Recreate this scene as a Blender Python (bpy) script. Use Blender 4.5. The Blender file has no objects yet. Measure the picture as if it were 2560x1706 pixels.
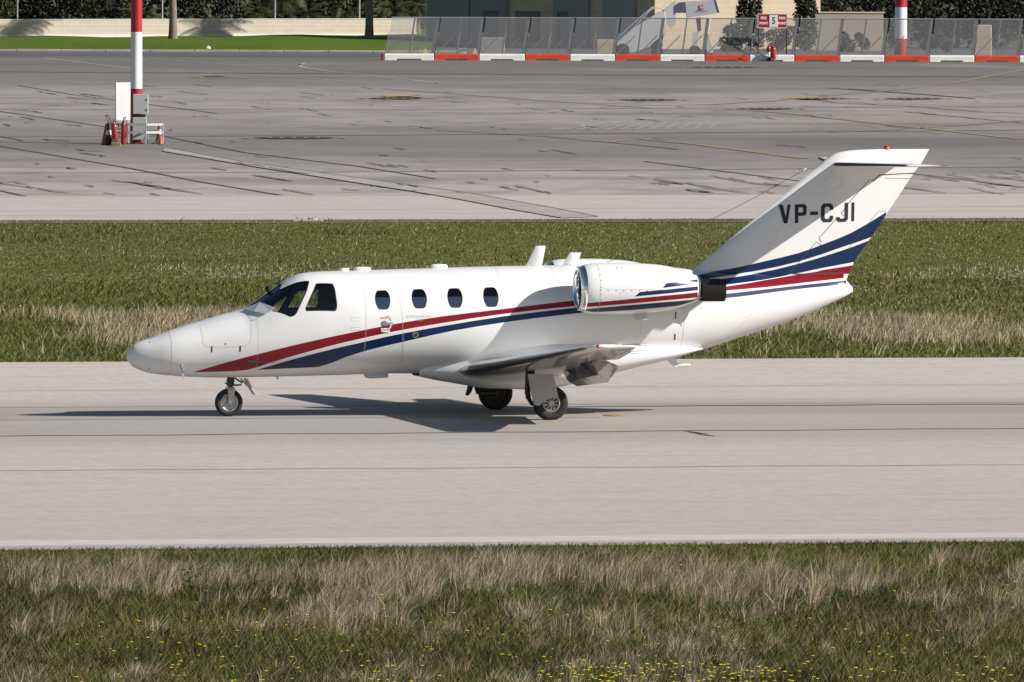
import bpy, bmesh, math, random
import numpy as np
from math import sin, cos, pi, sqrt, radians, atan2
from mathutils import Vector, Matrix
from mathutils import geometry as mgeo

sc = bpy.context.scene
COL = sc.collection
random.seed(7)
rng = np.random.default_rng(11)

# ------------------------------------------------------------------ camera
F = 28444.0; CX = 1280.0; CY = 853.0; HZ = -166.5; CAMH = 7.53     # 400 mm lens, 2560 px wide reference
TH = math.atan((CY - HZ) / F)
cam_d = bpy.data.cameras.new('camera'); cam = bpy.data.objects.new('camera', cam_d); COL.objects.link(cam)
cam_d.sensor_width = 36.0; cam_d.lens = F / 2560 * 36.0
cam_d.clip_start = 1.0; cam_d.clip_end = 6000.0
ROLL = 0.0034                                                      # the horizon dips very slightly to the right
cam.location = (0, 0, CAMH); cam.rotation_euler = (Matrix.Rotation(pi / 2 - TH, 3, 'X') @ Matrix.Rotation(ROLL, 3, 'Z')).to_euler()
sc.camera = cam

# ------------------------------------------------------------------ sky, sun, exposure
SUNV = Vector((1.641, -0.476, 1.0)).normalized()      # towards the sun
SUN_EL = math.asin(SUNV.z); SUN_AZ = atan2(SUNV.x, SUNV.y)
world = bpy.data.worlds.new("World"); sc.world = world; world.use_nodes = True
nt = world.node_tree; nt.nodes.clear()
sky = nt.nodes.new('ShaderNodeTexSky'); sky.sky_type = 'NISHITA'; sky.sun_disc = False
sky.sun_elevation = SUN_EL; sky.sun_rotation = SUN_AZ; sky.air_density = 1.0; sky.dust_density = 0.6; sky.ozone_density = 1.0
bg = nt.nodes.new('ShaderNodeBackground'); bg.inputs[1].default_value = 0.05
wo = nt.nodes.new('ShaderNodeOutputWorld')
nt.links.new(sky.outputs[0], bg.inputs[0]); nt.links.new(bg.outputs[0], wo.inputs[0])
sd = bpy.data.lights.new('sun', 'SUN'); sd.energy = 4.8; sd.angle = radians(0.5); sd.color = (1.0, 0.955, 0.89)
so = bpy.data.objects.new('sun', sd); COL.objects.link(so)
so.rotation_euler = SUNV.to_track_quat('Z', 'Y').to_euler(); so.location = (30, 150, 40)
sc.view_settings.view_transform = 'Standard'; sc.view_settings.look = 'None'
sc.view_settings.exposure = 0.50; sc.view_settings.gamma = 1.0

# ------------------------------------------------------------------ reference geometry: reading real positions
def ray(u, v):
    a = u - CX; b = CY - v; a, b = a - ROLL * b, b + ROLL * a
    return (a, F * cos(TH) + b * sin(TH), -F * sin(TH) + b * cos(TH))
def ground(u, v, z=0.0):
    d = ray(u, v); t = (z - CAMH) / d[2]
    return (d[0] * t, d[1] * t)
K = 2560.0 / 2353.0
def gd(u, v, z=0.0): return ground(u * K, v * K, z)          # the same in units of a 2353 px wide view
def at_depth(u, v, Y):
    d = ray(u, v); t = Y / d[1]
    return (d[0] * t, Y, CAMH + d[2] * t)
PSI = radians(12.5); CP, SP = cos(PSI), sin(PSI)
ORG = ground(1305.6, 1038)
def ac(u, v, y=0.0):                                       # aircraft frame: x aft, y to starboard, z up; plane at lateral y
    d = ray(u, v)
    ly0 = ORG[0] * SP - ORG[1] * CP; dly = -d[0] * SP + d[1] * CP
    t = (y - ly0) / dly
    px, py = d[0] * t - ORG[0], d[1] * t - ORG[1]
    return (px * CP + py * SP, CAMH + d[2] * t)

# ------------------------------------------------------------------ materials
MATS = {}
def newmat(name):
    m = bpy.data.materials.new(name); m.use_nodes = True
    MATS[name] = m
    return m, m.node_tree, m.node_tree.nodes['Principled BSDF']
def simple(name, col, rough=0.5, metal=0.0, coat=0.0, var=0.0, vscale=8.0, spec=None, bump=0.0):
    m, t, p = newmat(name)
    p.inputs['Base Color'].default_value = (*col, 1); p.inputs['Roughness'].default_value = rough
    p.inputs['Metallic'].default_value = metal
    if coat: p.inputs['Coat Weight'].default_value = coat; p.inputs['Coat Roughness'].default_value = 0.05
    if spec is not None: p.inputs['Specular IOR Level'].default_value = spec
    if var or bump:
        tc = t.nodes.new('ShaderNodeTexCoord'); n = t.nodes.new('ShaderNodeTexNoise')
        n.inputs['Scale'].default_value = vscale; n.inputs['Detail'].default_value = 5
        t.links.new(tc.outputs['Object'], n.inputs['Vector'])
        if var:
            r = t.nodes.new('ShaderNodeValToRGB')
            r.color_ramp.elements[0].position = 0.3; r.color_ramp.elements[1].position = 0.7
            r.color_ramp.elements[0].color = (*[c * (1 - var) for c in col], 1)
            r.color_ramp.elements[1].color = (*[min(1, c * (1 + var)) for c in col], 1)
            t.links.new(n.outputs[0], r.inputs[0]); t.links.new(r.outputs[0], p.inputs['Base Color'])
        if bump:
            b = t.nodes.new('ShaderNodeBump'); b.inputs['Strength'].default_value = bump
            t.links.new(n.outputs[0], b.inputs['Height']); t.links.new(b.outputs[0], p.inputs['Normal'])
    return m
class NT:                                                   # small node helper
    def __init__(s, t): s.t = t
    def n(s, ty, **kw):
        x = s.t.nodes.new(ty)
        for k, v in kw.items(): setattr(x, k, v)
        return x
    def inp(s, x, i, v):
        if isinstance(v, bpy.types.NodeSocket): s.t.links.new(v, x.inputs[i])
        elif v is not None: x.inputs[i].default_value = v
    def math(s, op, a, b=None, c=None, clamp=False):
        x = s.n('ShaderNodeMath', operation=op); x.use_clamp = clamp
        s.inp(x, 0, a)
        if b is not None: s.inp(x, 1, b)
        if c is not None: s.inp(x, 2, c)
        return x.outputs[0]
    def mix(s, f, a, b, mode='MIX'):
        x = s.n('ShaderNodeMix', data_type='RGBA', blend_type=mode)
        s.inp(x, 0, f); s.inp(x, 6, a if not isinstance(a, tuple) else (*a[:3], 1)); s.inp(x, 7, b if not isinstance(b, tuple) else (*b[:3], 1))
        return x.outputs[2]
    def noise(s, vec, scale, detail=4, rough=0.55, dist=0.0):
        x = s.n('ShaderNodeTexNoise'); s.inp(x, 'Vector', vec)
        x.inputs['Scale'].default_value = scale; x.inputs['Detail'].default_value = detail
        x.inputs['Roughness'].default_value = rough; x.inputs['Distortion'].default_value = dist
        return x.outputs[0]
    def maprange(s, v, a, b, c=0.0, d=1.0, smooth=False):
        x = s.n('ShaderNodeMapRange'); s.inp(x, 0, v)
        x.inputs[1].default_value = a; x.inputs[2].default_value = b; x.inputs[3].default_value = c; x.inputs[4].default_value = d
        if smooth: x.interpolation_type = 'SMOOTHSTEP'
        return x.outputs[0]
    def mapping(s, vec, scale=(1, 1, 1), rot=(0, 0, 0), loc=(0, 0, 0)):
        x = s.n('ShaderNodeMapping'); s.inp(x, 0, vec)
        x.inputs['Scale'].default_value = scale; x.inputs['Rotation'].default_value = rot; x.inputs['Location'].default_value = loc
        return x.outputs[0]
    def ramp(s, v, pts):
        x = s.n('ShaderNodeValToRGB'); s.inp(x, 0, v); e = x.color_ramp.elements
        while len(e) < len(pts): e.new(0.5)
        for el, (p, c) in zip(e, pts): el.position = p; el.color = (*c, 1)
        return x.outputs[0]
    def objco(s): return s.n('ShaderNodeTexCoord').outputs['Object']
    def sep(s, v):
        x = s.n('ShaderNodeSeparateXYZ'); s.inp(x, 0, v); return x.outputs

# ------------------------------------------------------------------ mesh helpers
class MB:
    def __init__(s): s.v = []; s.f = []; s.m = []
    def add(s, vs, fs, mi=0):
        o = len(s.v); s.v += [tuple(p) for p in vs]; s.f += [tuple(o + i for i in f) for f in fs]; s.m += [mi] * len(fs)
        return s
    def box(s, a, b, mi=0, bev=0.0):
        x0, y0, z0 = [min(p, q) for p, q in zip(a, b)]; x1, y1, z1 = [max(p, q) for p, q in zip(a, b)]
        if bev <= 0:
            vs = [(x0, y0, z0), (x1, y0, z0), (x1, y1, z0), (x0, y1, z0), (x0, y0, z1), (x1, y0, z1), (x1, y1, z1), (x0, y1, z1)]
            return s.add(vs, [(0, 3, 2, 1), (4, 5, 6, 7), (0, 1, 5, 4), (1, 2, 6, 5), (2, 3, 7, 6), (3, 0, 4, 7)], mi)
        q = [(x0 + bev, y0), (x1 - bev, y0), (x1, y0 + bev), (x1, y1 - bev), (x1 - bev, y1), (x0 + bev, y1), (x0, y1 - bev), (x0, y0 + bev)]
        qi = [(x0 + bev, y0 + bev), (x1 - bev, y0 + bev), (x1 - bev, y0 + bev), (x1 - bev, y1 - bev), (x1 - bev, y1 - bev), (x0 + bev, y1 - bev), (x0 + bev, y1 - bev), (x0 + bev, y0 + bev)]
        vs = [(*p, z0) for p in q] + [(*p, z1 - bev) for p in q] + [(*p, z1) for p in qi]
        fs = [tuple(range(7, -1, -1))]
        for i in range(8):
            j = (i + 1) % 8
            fs += [(i, j, 8 + j, 8 + i), (8 + i, 8 + j, 16 + j, 16 + i)]
        fs.append(tuple(range(16, 24)))
        return s.add(vs, fs, mi)
    def tube(s, pts, r, n=10, mi=0, cap=True):
        pts = [Vector(p) for p in pts]; rs = r if isinstance(r, (list, tuple)) else [r] * len(pts)
        rings = []; up = None
        for i, p in enumerate(pts):
            t = (pts[min(i + 1, len(pts) - 1)] - pts[max(i - 1, 0)]).normalized()
            if up is None: up = Vector((0, 0, 1)) if abs(t.z) < 0.9 else Vector((1, 0, 0))
            a = t.cross(up).normalized(); b = a.cross(t).normalized(); up = b
            rings.append([p + (a * cos(2 * pi * k / n) + b * sin(2 * pi * k / n)) * rs[i] for k in range(n)])
        vs = [q for rg in rings for q in rg]; fs = []
        for i in range(len(pts) - 1):
            for k in range(n):
                fs.append((i * n + k, i * n + (k + 1) % n, (i + 1) * n + (k + 1) % n, (i + 1) * n + k))
        if cap: fs += [tuple(range(n - 1, -1, -1)), tuple((len(pts) - 1) * n + k for k in range(n))]
        return s.add(vs, fs, mi)
    def lathe(s, c, prof, axis='z', n=24, mi=0, close=False):      # prof: list of (r, h)
        vs = []
        for r, h in prof:
            for k in range(n):
                a = 2 * pi * k / n
                if axis == 'z': vs.append((c[0] + r * cos(a), c[1] + r * sin(a), c[2] + h))
                elif axis == 'x': vs.append((c[0] + h, c[1] + r * cos(a), c[2] + r * sin(a)))
                else: vs.append((c[0] + r * cos(a), c[1] + h, c[2] + r * sin(a)))
        fs = []
        for i in range(len(prof) - 1):
            for k in range(n):
                q = (i * n + k, i * n + (k + 1) % n, (i + 1) * n + (k + 1) % n, (i + 1) * n + k)
                fs.append(q if axis == 'z' or axis == 'x' else q[::-1])
        return s.add(vs, fs, mi)
    def prism(s, poly, y0, y1, mi=0):                                # poly in (x,z), extruded along y
        n = len(poly); vs = [(p[0], y0, p[1]) for p in poly] + [(p[0], y1, p[1]) for p in poly]
        fs = [tuple(range(n)), tuple(range(2 * n - 1, n - 1, -1))] + [(i, n + i, n + (i + 1) % n, (i + 1) % n) for i in range(n)]
        return s.add(vs, fs, mi)
    def build(s, name, mats, parent=None, smooth=None, fix=True):
        me = bpy.data.meshes.new(name); me.from_pydata(s.v, [], s.f)
        for m in (mats if isinstance(mats, (list, tuple)) else [mats]): me.materials.append(m)
        me.polygons.foreach_set('material_index', s.m)
        if fix:
            b = bmesh.new(); b.from_mesh(me); bmesh.ops.recalc_face_normals(b, faces=b.faces); b.to_mesh(me); b.free()
        if smooth is not None:
            me.polygons.foreach_set('use_smooth', [True] * len(me.polygons))
            me.set_sharp_from_angle(angle=radians(smooth))
        me.update()
        o = bpy.data.objects.new(name, me); COL.objects.link(o)
        if parent is not None: o.parent = parent
        return o
def tag(o, label=None, cat=None, group=None, kind=None):
    if label: o['label'] = label
    if cat: o['category'] = cat
    if group: o['group'] = group
    if kind: o['kind'] = kind
    return o
def empty(name, loc, rz=0.0):
    o = bpy.data.objects.new(name, None); COL.objects.link(o); o.location = loc; o.rotation_euler = (0, 0, rz)
    o.empty_display_size = 0.3
    return o
def copy_tree(o, parent=None):
    c = o.copy(); COL.objects.link(c); c.parent = parent
    for ch in [x for x in COL.objects if x.parent == o]: copy_tree(ch, c)
    return c
def pchip(xs, ys):
    xs = np.array(xs, float); ys = np.array(ys, float); h = np.diff(xs); d = np.diff(ys) / h; n = len(xs); m = np.zeros(n)
    for i in range(1, n - 1):
        if d[i - 1] * d[i] > 0:
            w1 = 2 * h[i] + h[i - 1]; w2 = h[i] + 2 * h[i - 1]; m[i] = (w1 + w2) / (w1 / d[i - 1] + w2 / d[i])
    m[0] = d[0]; m[-1] = d[-1]
    def f(x):
        i = min(max(int(np.searchsorted(xs, x)) - 1, 0), n - 2); t = min(max((x - xs[i]) / h[i], 0.0), 1.0)
        t2 = t * t; t3 = t2 * t
        return float((2 * t3 - 3 * t2 + 1) * ys[i] + (t3 - 2 * t2 + t) * h[i] * m[i] + (-2 * t3 + 3 * t2) * ys[i + 1] + (t3 - t2) * h[i] * m[i + 1])
    return f
def interp(xs, ys): return lambda x: float(np.interp(x, xs, ys))
def inpoly(p, poly):
    x, y = p; c = False; j = len(poly) - 1
    for i in range(len(poly)):
        xi, yi = poly[i]; xj, yj = poly[j]
        if (yi > y) != (yj > y) and x < (xj - xi) * (y - yi) / (yj - yi) + xi: c = not c
        j = i
    return c
# ------------------------------------------------------------------ ground materials
ROAD = PSI                                            # bearing of the runway against world X
def ground_uv(N, rot=ROAD):                                       # coordinates along / across the runway
    return N.mapping(N.objco(), rot=(0, 0, -rot))
def mat_runway():
    m, t, p = newmat('runway_concrete'); N = NT(t); uv = ground_uv(N); s = N.sep(uv)
    ac_ = s[1]                                                    # across
    st = N.noise(N.mapping(uv, scale=(0.03, 1.0, 1)), 1.0, 6, 0.65)          # long drag streaks
    st2 = N.noise(N.mapping(uv, scale=(0.45, 0.9, 1)), 1.0, 6, 0.7)
    big = N.noise(N.mapping(uv, scale=(0.012, 0.12, 1)), 1.0, 3, 0.5)
    fine = N.noise(uv, 14.0, 5, 0.8)
    # worn tones across the paved width (metres from the viewer's side), darkened where wheels run
    tones = [(134, .40), (142, .405), (150, .42), (158, .445), (163, .42), (165.6, .35), (168.5, .32), (172, .33), (174, .27), (177, .31), (179.5, .40), (182, .47), (190, .49), (200, .50)]
    w_ = N.math('ADD', ac_, N.math('MULTIPLY', N.math('SUBTRACT', big, 0.5), 5.0))
    base = N.ramp(N.maprange(w_, 134.0, 200.0), [((d_ - 134) / 66, (a_ * 1.15, a_ * 1.02, a_ * .905)) for d_, a_ in tones])
    c = N.mix(N.maprange(st, 0.52, 0.75, 0.0, 0.30), base, (0.26, 0.235, 0.22))
    c = N.mix(N.maprange(st2, 0.50, 0.70, 0.0, 0.32), c, (0.27, 0.24, 0.22))
    grain = N.noise(N.mapping(uv, scale=(5.0, 1.8, 1)), 1.0, 3, 0.7)
    c = N.mix(N.maprange(grain, 0.35, 0.66, 0.0, 0.34), c, (0.26, 0.235, 0.215))
    c = N.mix(N.maprange(fine, 0.3, 0.7, 0.0, 0.25), c, (0.33, 0.305, 0.285))
    t.links.new(c, p.inputs['Base Color']); p.inputs['Roughness'].default_value = 0.85
    b = N.n('ShaderNodeBump'); b.inputs['Strength'].default_value = 0.25; b.inputs['Distance'].default_value = 0.02
    t.links.new(fine, b.inputs['Height']); t.links.new(b.outputs[0], p.inputs['Normal'])
    return m
def mat_apron():
    m, t, p = newmat('apron_concrete'); N = NT(t); uv = ground_uv(N, radians(30)); o = N.objco(); so_ = N.sep(o)
    st = N.noise(N.mapping(o, scale=(0.05, 0.045, 1), rot=(0, 0, radians(6))), 1.0, 7, 0.62)
    st2 = N.noise(N.mapping(o, scale=(0.30, 0.16, 1), rot=(0, 0, radians(6))), 1.0, 7, 0.7)
    big = N.noise(N.mapping(o, scale=(0.02, 0.022, 1)), 1.0, 4, 0.55)
    # tone changes across the apron: lighter strip at the near edge, darker traffic bands, dark far lane
    tones = [(301, .43), (328, .36), (360, .335), (367, .25), (385, .205), (407, .165), (425, .18), (440, .23), (455, .275), (500, .29), (545, .265), (566, .18), (629, .145), (690, .115)]
    band = N.ramp(N.maprange(N.math('ADD', so_[1], N.math('MULTIPLY', N.math('SUBTRACT', big, 0.5), 26.0)), 295.0, 695.0), [((d_ - 295) / 400, (a_ * 1.07, a_ * .95, a_ * .865)) for d_, a_ in tones])
    c = band
    c = N.mix(N.maprange(st, 0.50, 0.66, 0.0, 0.55), c, (0.085, 0.077, 0.070)); c = N.mix(N.maprange(st, 0.42, 0.30, 0.0, 0.35), c, (0.40, 0.36, 0.32))
    c = N.mix(N.maprange(st2, 0.45, 0.66, 0.0, 0.55), c, (0.13, 0.12, 0.112))
    t.links.new(c, p.inputs['Base Color']); p.inputs['Roughness'].default_value = 0.8
    return m
def mat_soil(name, cols, sc_=(0.25, 0.1, 1), fs=3.0):
    m, t, p = newmat(name); N = NT(t); o = N.objco()
    a = N.noise(N.mapping(o, scale=sc_), 1.0, 5, 0.6); b = N.noise(o, fs, 6, 0.75)
    c = N.ramp(a, [(0.30, cols[0]), (0.5, cols[1]), (0.68, cols[2])])
    c = N.mix(N.maprange(b, 0.35, 0.7, 0.0, 0.55), c, cols[3])
    t.links.new(c, p.inputs['Base Color']); p.inputs['Roughness'].default_value = 0.95; p.inputs['Specular IOR Level'].default_value = 0.1
    bm = N.n('ShaderNodeBump'); bm.inputs['Strength'].default_value = 0.9; bm.inputs['Distance'].default_value = 0.12
    t.links.new(b, bm.inputs['Height']); t.links.new(bm.outputs[0], p.inputs['Normal'])
    return m

M_RUN = mat_runway(); M_APR = mat_apron()
M_SOIL_F = mat_soil('verge_soil', [(0.06, 0.065, 0.024), (0.085, 0.075, 0.038), (0.13, 0.095, 0.06), (0.055, 0.052, 0.026)], (0.12, 0.10, 1))
M_SOIL_M = mat_soil('strip_soil', [(0.095, 0.108, 0.028), (0.12, 0.132, 0.035), (0.15, 0.142, 0.058), (0.08, 0.092, 0.025)], (0.12, 0.05, 1))
M_LAWN = mat_soil('lawn_turf', [(0.07, 0.11, 0.010), (0.09, 0.135, 0.012), (0.115, 0.15, 0.018), (0.05, 0.08, 0.008)], (0.05, 0.03, 1), 0.8)
M_BASE = mat_soil('dry_ground', [(0.08, 0.09, 0.04), (0.12, 0.11, 0.06), (0.15, 0.13, 0.08), (0.07, 0.07, 0.035)], (0.05, 0.05, 1), 1.0)
M_EDGE = simple('bare_edge_soil', (0.13, 0.09, 0.065), 0.95, var=0.4, vscale=1.2)
M_ROAD = simple('service_asphalt', (0.085, 0.085, 0.09), 0.85, var=0.2, vscale=0.4)
M_WPAINT = simple('white_marking', (0.52, 0.50, 0.48), 0.7, var=0.25, vscale=1.5)
M_WFAINT = simple('worn_white_marking', (0.36, 0.345, 0.325), 0.8, var=0.2, vscale=0.8)
M_YPAINT = simple('worn_yellow_marking', (0.40, 0.27, 0.08), 0.8, var=0.3, vscale=0.8)
M_YFAINT = simple('faint_yellow_marking', (0.27, 0.20, 0.12), 0.8, var=0.15, vscale=0.4)
M_DARK = simple('tar_seal', (0.085, 0.08, 0.078), 0.8, var=0.35, vscale=0.7)
M_BLACKM = simple('black_marking', (0.04, 0.037, 0.033), 0.8, var=0.4, vscale=0.6)
M_PATCH = simple('patched_trench', (0.345, 0.313, 0.28), 0.85, var=0.15, vscale=0.5)
M_EDGEBAND = simple('pale_edge_concrete', (0.50, 0.455, 0.41), 0.85, var=0.10, vscale=2.0)
M_SHOULDER = simple('shoulder_concrete', (0.34, 0.315, 0.295), 0.9, var=0.12, vscale=2.0)

# ------------------------------------------------------------------ ground sheets
def edge(l, r, ext=900.0):                                        # two points of an edge line seen in the photo, extended
    m_ = Vector(gd(1176.5, (l + r) / 2)); d = Vector((cos(ROAD), sin(ROAD))); a = m_ - d * 60; b = m_ + d * 60
    return a - d * ext, b + d * ext, a, b
def sheet(name, near, far, z, mat, nx=1):
    n0, n1 = near[:2]; f0, f1 = far[:2]
    mb = MB().add([(n0.x, n0.y, z), (n1.x, n1.y, z), (f1.x, f1.y, z), (f0.x, f0.y, z)], [(0, 1, 2, 3)])
    return tag(mb.build(name, mat, fix=False), kind='structure')
BIG = MB().add([(-3500, -1500, -0.03), (3500, -1500, -0.03), (3500, 5500, -0.03), (-3500, 5500, -0.03)], [(0, 1, 2, 3)])
tag(BIG.build('ground', M_BASE, fix=False), kind='structure')
E_RN = edge(1268, 1247); E_RF = edge(835, 821); E_AP = edge(511, 499); E_APB = edge(519, 506)
d_ = (E_RN[1] - E_RN[0]).normalized()
near0 = (E_RN[0] + Vector((0, -70)), E_RN[1] + Vector((0, -70)))
sheet('verge', near0, (E_RN[0] + Vector((0, .6)), E_RN[1] + Vector((0, .6))), 0.0, M_SOIL_F)
sheet('grass_strip_ground', E_RF, E_AP, 0.0, M_SOIL_M)
sheet('runway', E_RN, E_RF, 0.008, M_RUN)
B1 = edge(1258.5, 1236); B2 = edge(1245.6, 1226)
sheet('runway_shoulder', E_RN, B1, 0.014, M_SHOULDER); sheet('runway_edge_band', B1, B2, 0.014, M_EDGEBAND)
K0 = edge(127, 138); K0 = (Vector((-700, gd(600, 127)[1])), Vector((700, gd(600, 127)[1])))
sheet('apron', E_AP, K0, 0.006, M_APR)
sheet('bare_edge', E_APB, E_AP, 0.012, M_EDGE)
Y_KERB = gd(400, 120)[1]
sheet('service_road', (Vector((-700, gd(600, 131)[1])), Vector((700, gd(600, 131)[1]))), (Vector((-700, Y_KERB + 60)), Vector((700, Y_KERB + 60))), 0.016, M_ROAD)

def ribbon(mb, pts, w, z, vertical_w=None):
    pts = [Vector((p[0], p[1])) for p in pts]
    L = []; R = []
    for i, p in enumerate(pts):
        t = (pts[min(i + 1, len(pts) - 1)] - pts[max(i - 1, 0)]).normalized(); n = Vector((-t.y, t.x))
        L.append(p + n * w / 2); R.append(p - n * w / 2)
    n = len(pts); vs = [(*q, z) for q in L] + [(*q, z) for q in R]
    mb.add(vs, [(i + 1, i, n + i, n + i + 1) for i in range(n - 1)])
def lines(name, specs, mat, z):
    mb = MB()
    for pts, w, dash in specs:
        P = [gd(*q) for q in pts]
        if dash:
            a, b = Vector(P[0]), Vector(P[-1]); L = (b - a).length; k = int(L // (dash * 2))
            for i in range(max(k, 1)):
                p0 = a + (b - a) * (i * 2 * dash / L); p1 = a + (b - a) * min(1, ((i * 2 + 1) * dash / L)); ribbon(mb, [p0, p1], w, z)
        else: ribbon(mb, P, w, z)
    return tag(mb.build(name, mat, fix=False), kind='structure')
# runway seams and centre line
def wob(l, r, n=90, amp=0.25, x0=-1100, x1=3500):
    out = []; ph = random.uniform(0, 9)
    for i in range(n + 1):
        u = x0 + (x1 - x0) * i / n; out.append((u, l + (r - l) * u / 2353 + amp * sin(u * .013 + ph) + random.uniform(-amp, amp) * .5))
    return out
lines('runway_joints', [(wob(1004, 986, amp=.5), 0.15, 0), (wob(1083.5, 1070, amp=.4), 0.06, 0),
    (wob(944, 930, amp=.4, x0=1240), 0.22, 0), (wob(938, 926, amp=.3), 0.06, 0), (wob(900, 884, amp=.2), 0.04, 0),
    ([(1575, 992), (1600, 996), (1612, 1000), (1640, 1004)], 0.10, 0), ([(1590, 996), (1622, 999)], .12, 0)], M_DARK, 0.012)
lines('runway_centre_line', [([(-300, 969), (230, 965), (700, 962), (1230, 959)], 0.16, 0), ([(1232, 961), (1380, 961)], 0.12, 0)], M_WFAINT, 0.013)
# apron markings
lines('apron_white_lines', [
    ([(100, 134), (300, 158), (700, 180), (940, 200)], 0.22, 0), ([(340, 134), (480, 155), (700, 180), (1100, 200)], 0.2, 3.0),
    ([(690, 148), (684, 151), (700, 156), (760, 165), (860, 175), (990, 190), (1060, 193)], 0.2, 0), ([(760, 143), (700, 146), (684, 151)], 0.2, 0),
    ([(900, 194), (1100, 199)], 0.25, 2.0), ([(920, 298), (1060, 285), (1210, 277)], 0.16, 0), ([(1265, 299), (1400, 282), (1500, 272), (1600, 262)], 0.3, 4.0),
    ([(600, 300), (740, 292), (920, 272)], 0.16, 2.5), ([(560, 310), (760, 305), (880, 300)], 0.16, 4), ([(900, 140), (1060, 147), (1400, 150), (2353, 151)], 0.3, 4)], M_WFAINT, 0.018)
lines('apron_hatching', [([(1290 + i * 34, 299 - i * .2), (1352 + i * 30, 290 - i * 1.2), (1412 + i * 26, 281 - i * 1.0)], 0.20, 0) for i in range(11)], simple('ghost_marking', (0.27, 0.255, 0.235), 0.85, var=.15, vscale=.5), 0.014)
for pts in (0,):
    lines('road_stop_bars', [([(175 + k * 34, 138.5), (196 + k * 34, 138.8)], 1.6, 0) for k in range(5)], M_WPAINT, 0.020)
lines('apron_yellow_lines', [
    ([(1380, 246), (1640, 241), (1780, 233), (1850, 226), (2050, 209), (2200, 190), (2353, 161)], 0.35, 0),
    ([(1850, 226), (1930, 238), (2090, 245), (2240, 257), (2353, 262)], 0.3, 0),
    ([(1700, 252), (1850, 266), (2000, 283), (2160, 300), (2290, 315), (2353, 322)], 0.4, 0), ([(1900, 306), (2100, 297), (2200, 290), (2353, 278)], 0.25, 0),
    ([(1470, 320), (1600, 333), (1730, 350), (1850, 366)], 0.4, 0), ([(2100, 400), (2230, 415), (2353, 432)], 0.35, 0),
    ([(435, 180), (560, 180)], 0.8, 0), ([(860, 236), (960, 220), (925, 222)], 0.3, 0), ([(1400, 328), (1440, 322)], .3, 0)], M_YFAINT, 0.022)
lines('apron_yellow_arrowheads', [([(1828, 229), (1870, 231), (1850, 224.5)], 1.6, 0), ([(900, 223), (930, 225), (915, 221)], 1.6, 0)], M_YPAINT, 0.026)
# black guidance bars with yellow tips
def bars(items):
    mb = MB(); my = MB()
    for x0, x1, yc, hh in items:
        def q(u, v): p = gd(u, v); return (p[0], p[1], 0.030)
        w = x1 - x0
        mb.add([q(x0 + 8, yc), q(x0 + w * .3, yc - hh), q(x1 - w * .3, yc - hh), q(x1 - 8, yc + .3), q(x1 - w * .35, yc + hh), q(x0 + w * .3, yc + hh)], [(0, 5, 4, 3, 2, 1)])
        for a, b in ((x0 - 18, x0 + 10), (x1 - 10, x1 + 18)): my.add([q(a, yc), q((a + b) / 2, yc - .8), q(b, yc), q((a + b) / 2, yc + .9)], [(0, 3, 2, 1)])
        for k in range(5):
            cx_ = x0 + w * (.2 + .13 * k); my.add([(*q(cx_, yc - .4)[:2], .034), (*q(cx_ + w * .05, yc - .5)[:2], .034), (*q(cx_ + w * .06, yc + .5)[:2], .034), (*q(cx_ + .01 * w, yc + .5)[:2], .034)], [(0, 3, 2, 1)])
    tag(mb.build('black_ground_bars', M_BLACKM, fix=False), kind='structure'); tag(my.build('yellow_bar_tips', M_YPAINT, fix=False), kind='structure')
bars([(835, 985, 227.5, 2.4), (1410, 1570, 231, 2.2), (1810, 1965, 228, 1.8), (2020, 2180, 228.3, 1.8), (1680, 1840, 251.5, 1.8), (570, 785, 318.5, 2.6), (1575, 1750, 156, 1.2), (455, 530, 177, .9)])
# clean pale strip along the near edge of the apron
sheet('apron_shoulder', E_AP, edge(455, 444), 0.012, simple('apron_shoulder_concrete', (0.44, 0.398, 0.36), .85, var=.07, vscale=.6))
# diagonal slab joints and the patched trench
lines('apron_joints', [
    ([(0, 257), (239, 292), (380, 315), (563, 352), (827, 384), (1000, 412)], 0.14, 0), ([(0, 337), (299, 388), (453, 418), (645, 450)], 0.14, 0),
    ([(42, 197.6), (176, 220), (260, 230), (500, 262)], 0.12, 0), ([(0, 439.5), (56, 452)], .14, 0),
    ([(0, 316), (700, 313), (1400, 308), (2353, 300)], 0.5, 0), ([(0, 399), (700, 397), (1500, 392), (2353, 385)], 0.35, 0), ([(0, 253), (900, 253), (2353, 246)], 0.4, 0), ([(0, 166), (700, 170), (2353, 178)], 1.2, 0),
    ([(1000, 300), (1250, 315), (1500, 338), (1560, 345)], 0.14, 0), ([(1500, 205), (1900, 203), (2240, 227)], 0.3, 0), ([(1950, 205), (2150, 220), (2240, 228)], 0.2, 0), ([(1480, 372), (1700, 400), (1860, 420)], 0.14, 0),
    ([(2080, 258), (2353, 284)], .14, 0), ([(880, 205), (1240, 232), (1500, 250)], .14, 0)], M_DARK, 0.020)
lines('shoulder_seams', [(wob(487, 476, amp=.2), .14, 0), (wob(497, 486, amp=.3), .10, 0), (wob(455, 444, amp=.3), .16, 0)], M_SHOULDER, 0.022)
up_ = [(380, 341), (562, 374), (827, 411), (950, 428), (1080, 446), (1240, 474), (1375, 500)]; lo_ = [(373, 349), (598, 387), (827, 423), (950, 442), (1060, 461), (1180, 484), (1290, 503)]
tb = MB(); vs = [(*gd(*q), .024) for q in up_] + [(*gd(*q), .024) for q in lo_]; tb.add(vs, [(i, 7 + i, 8 + i, i + 1) for i in range(6)]); tag(tb.build('patched_trench', M_PATCH, fix=False), kind='structure')
lines('trench_edges', [(up_, 0.07, 0), (lo_, 0.07, 0)], M_DARK, 0.028)
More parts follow.
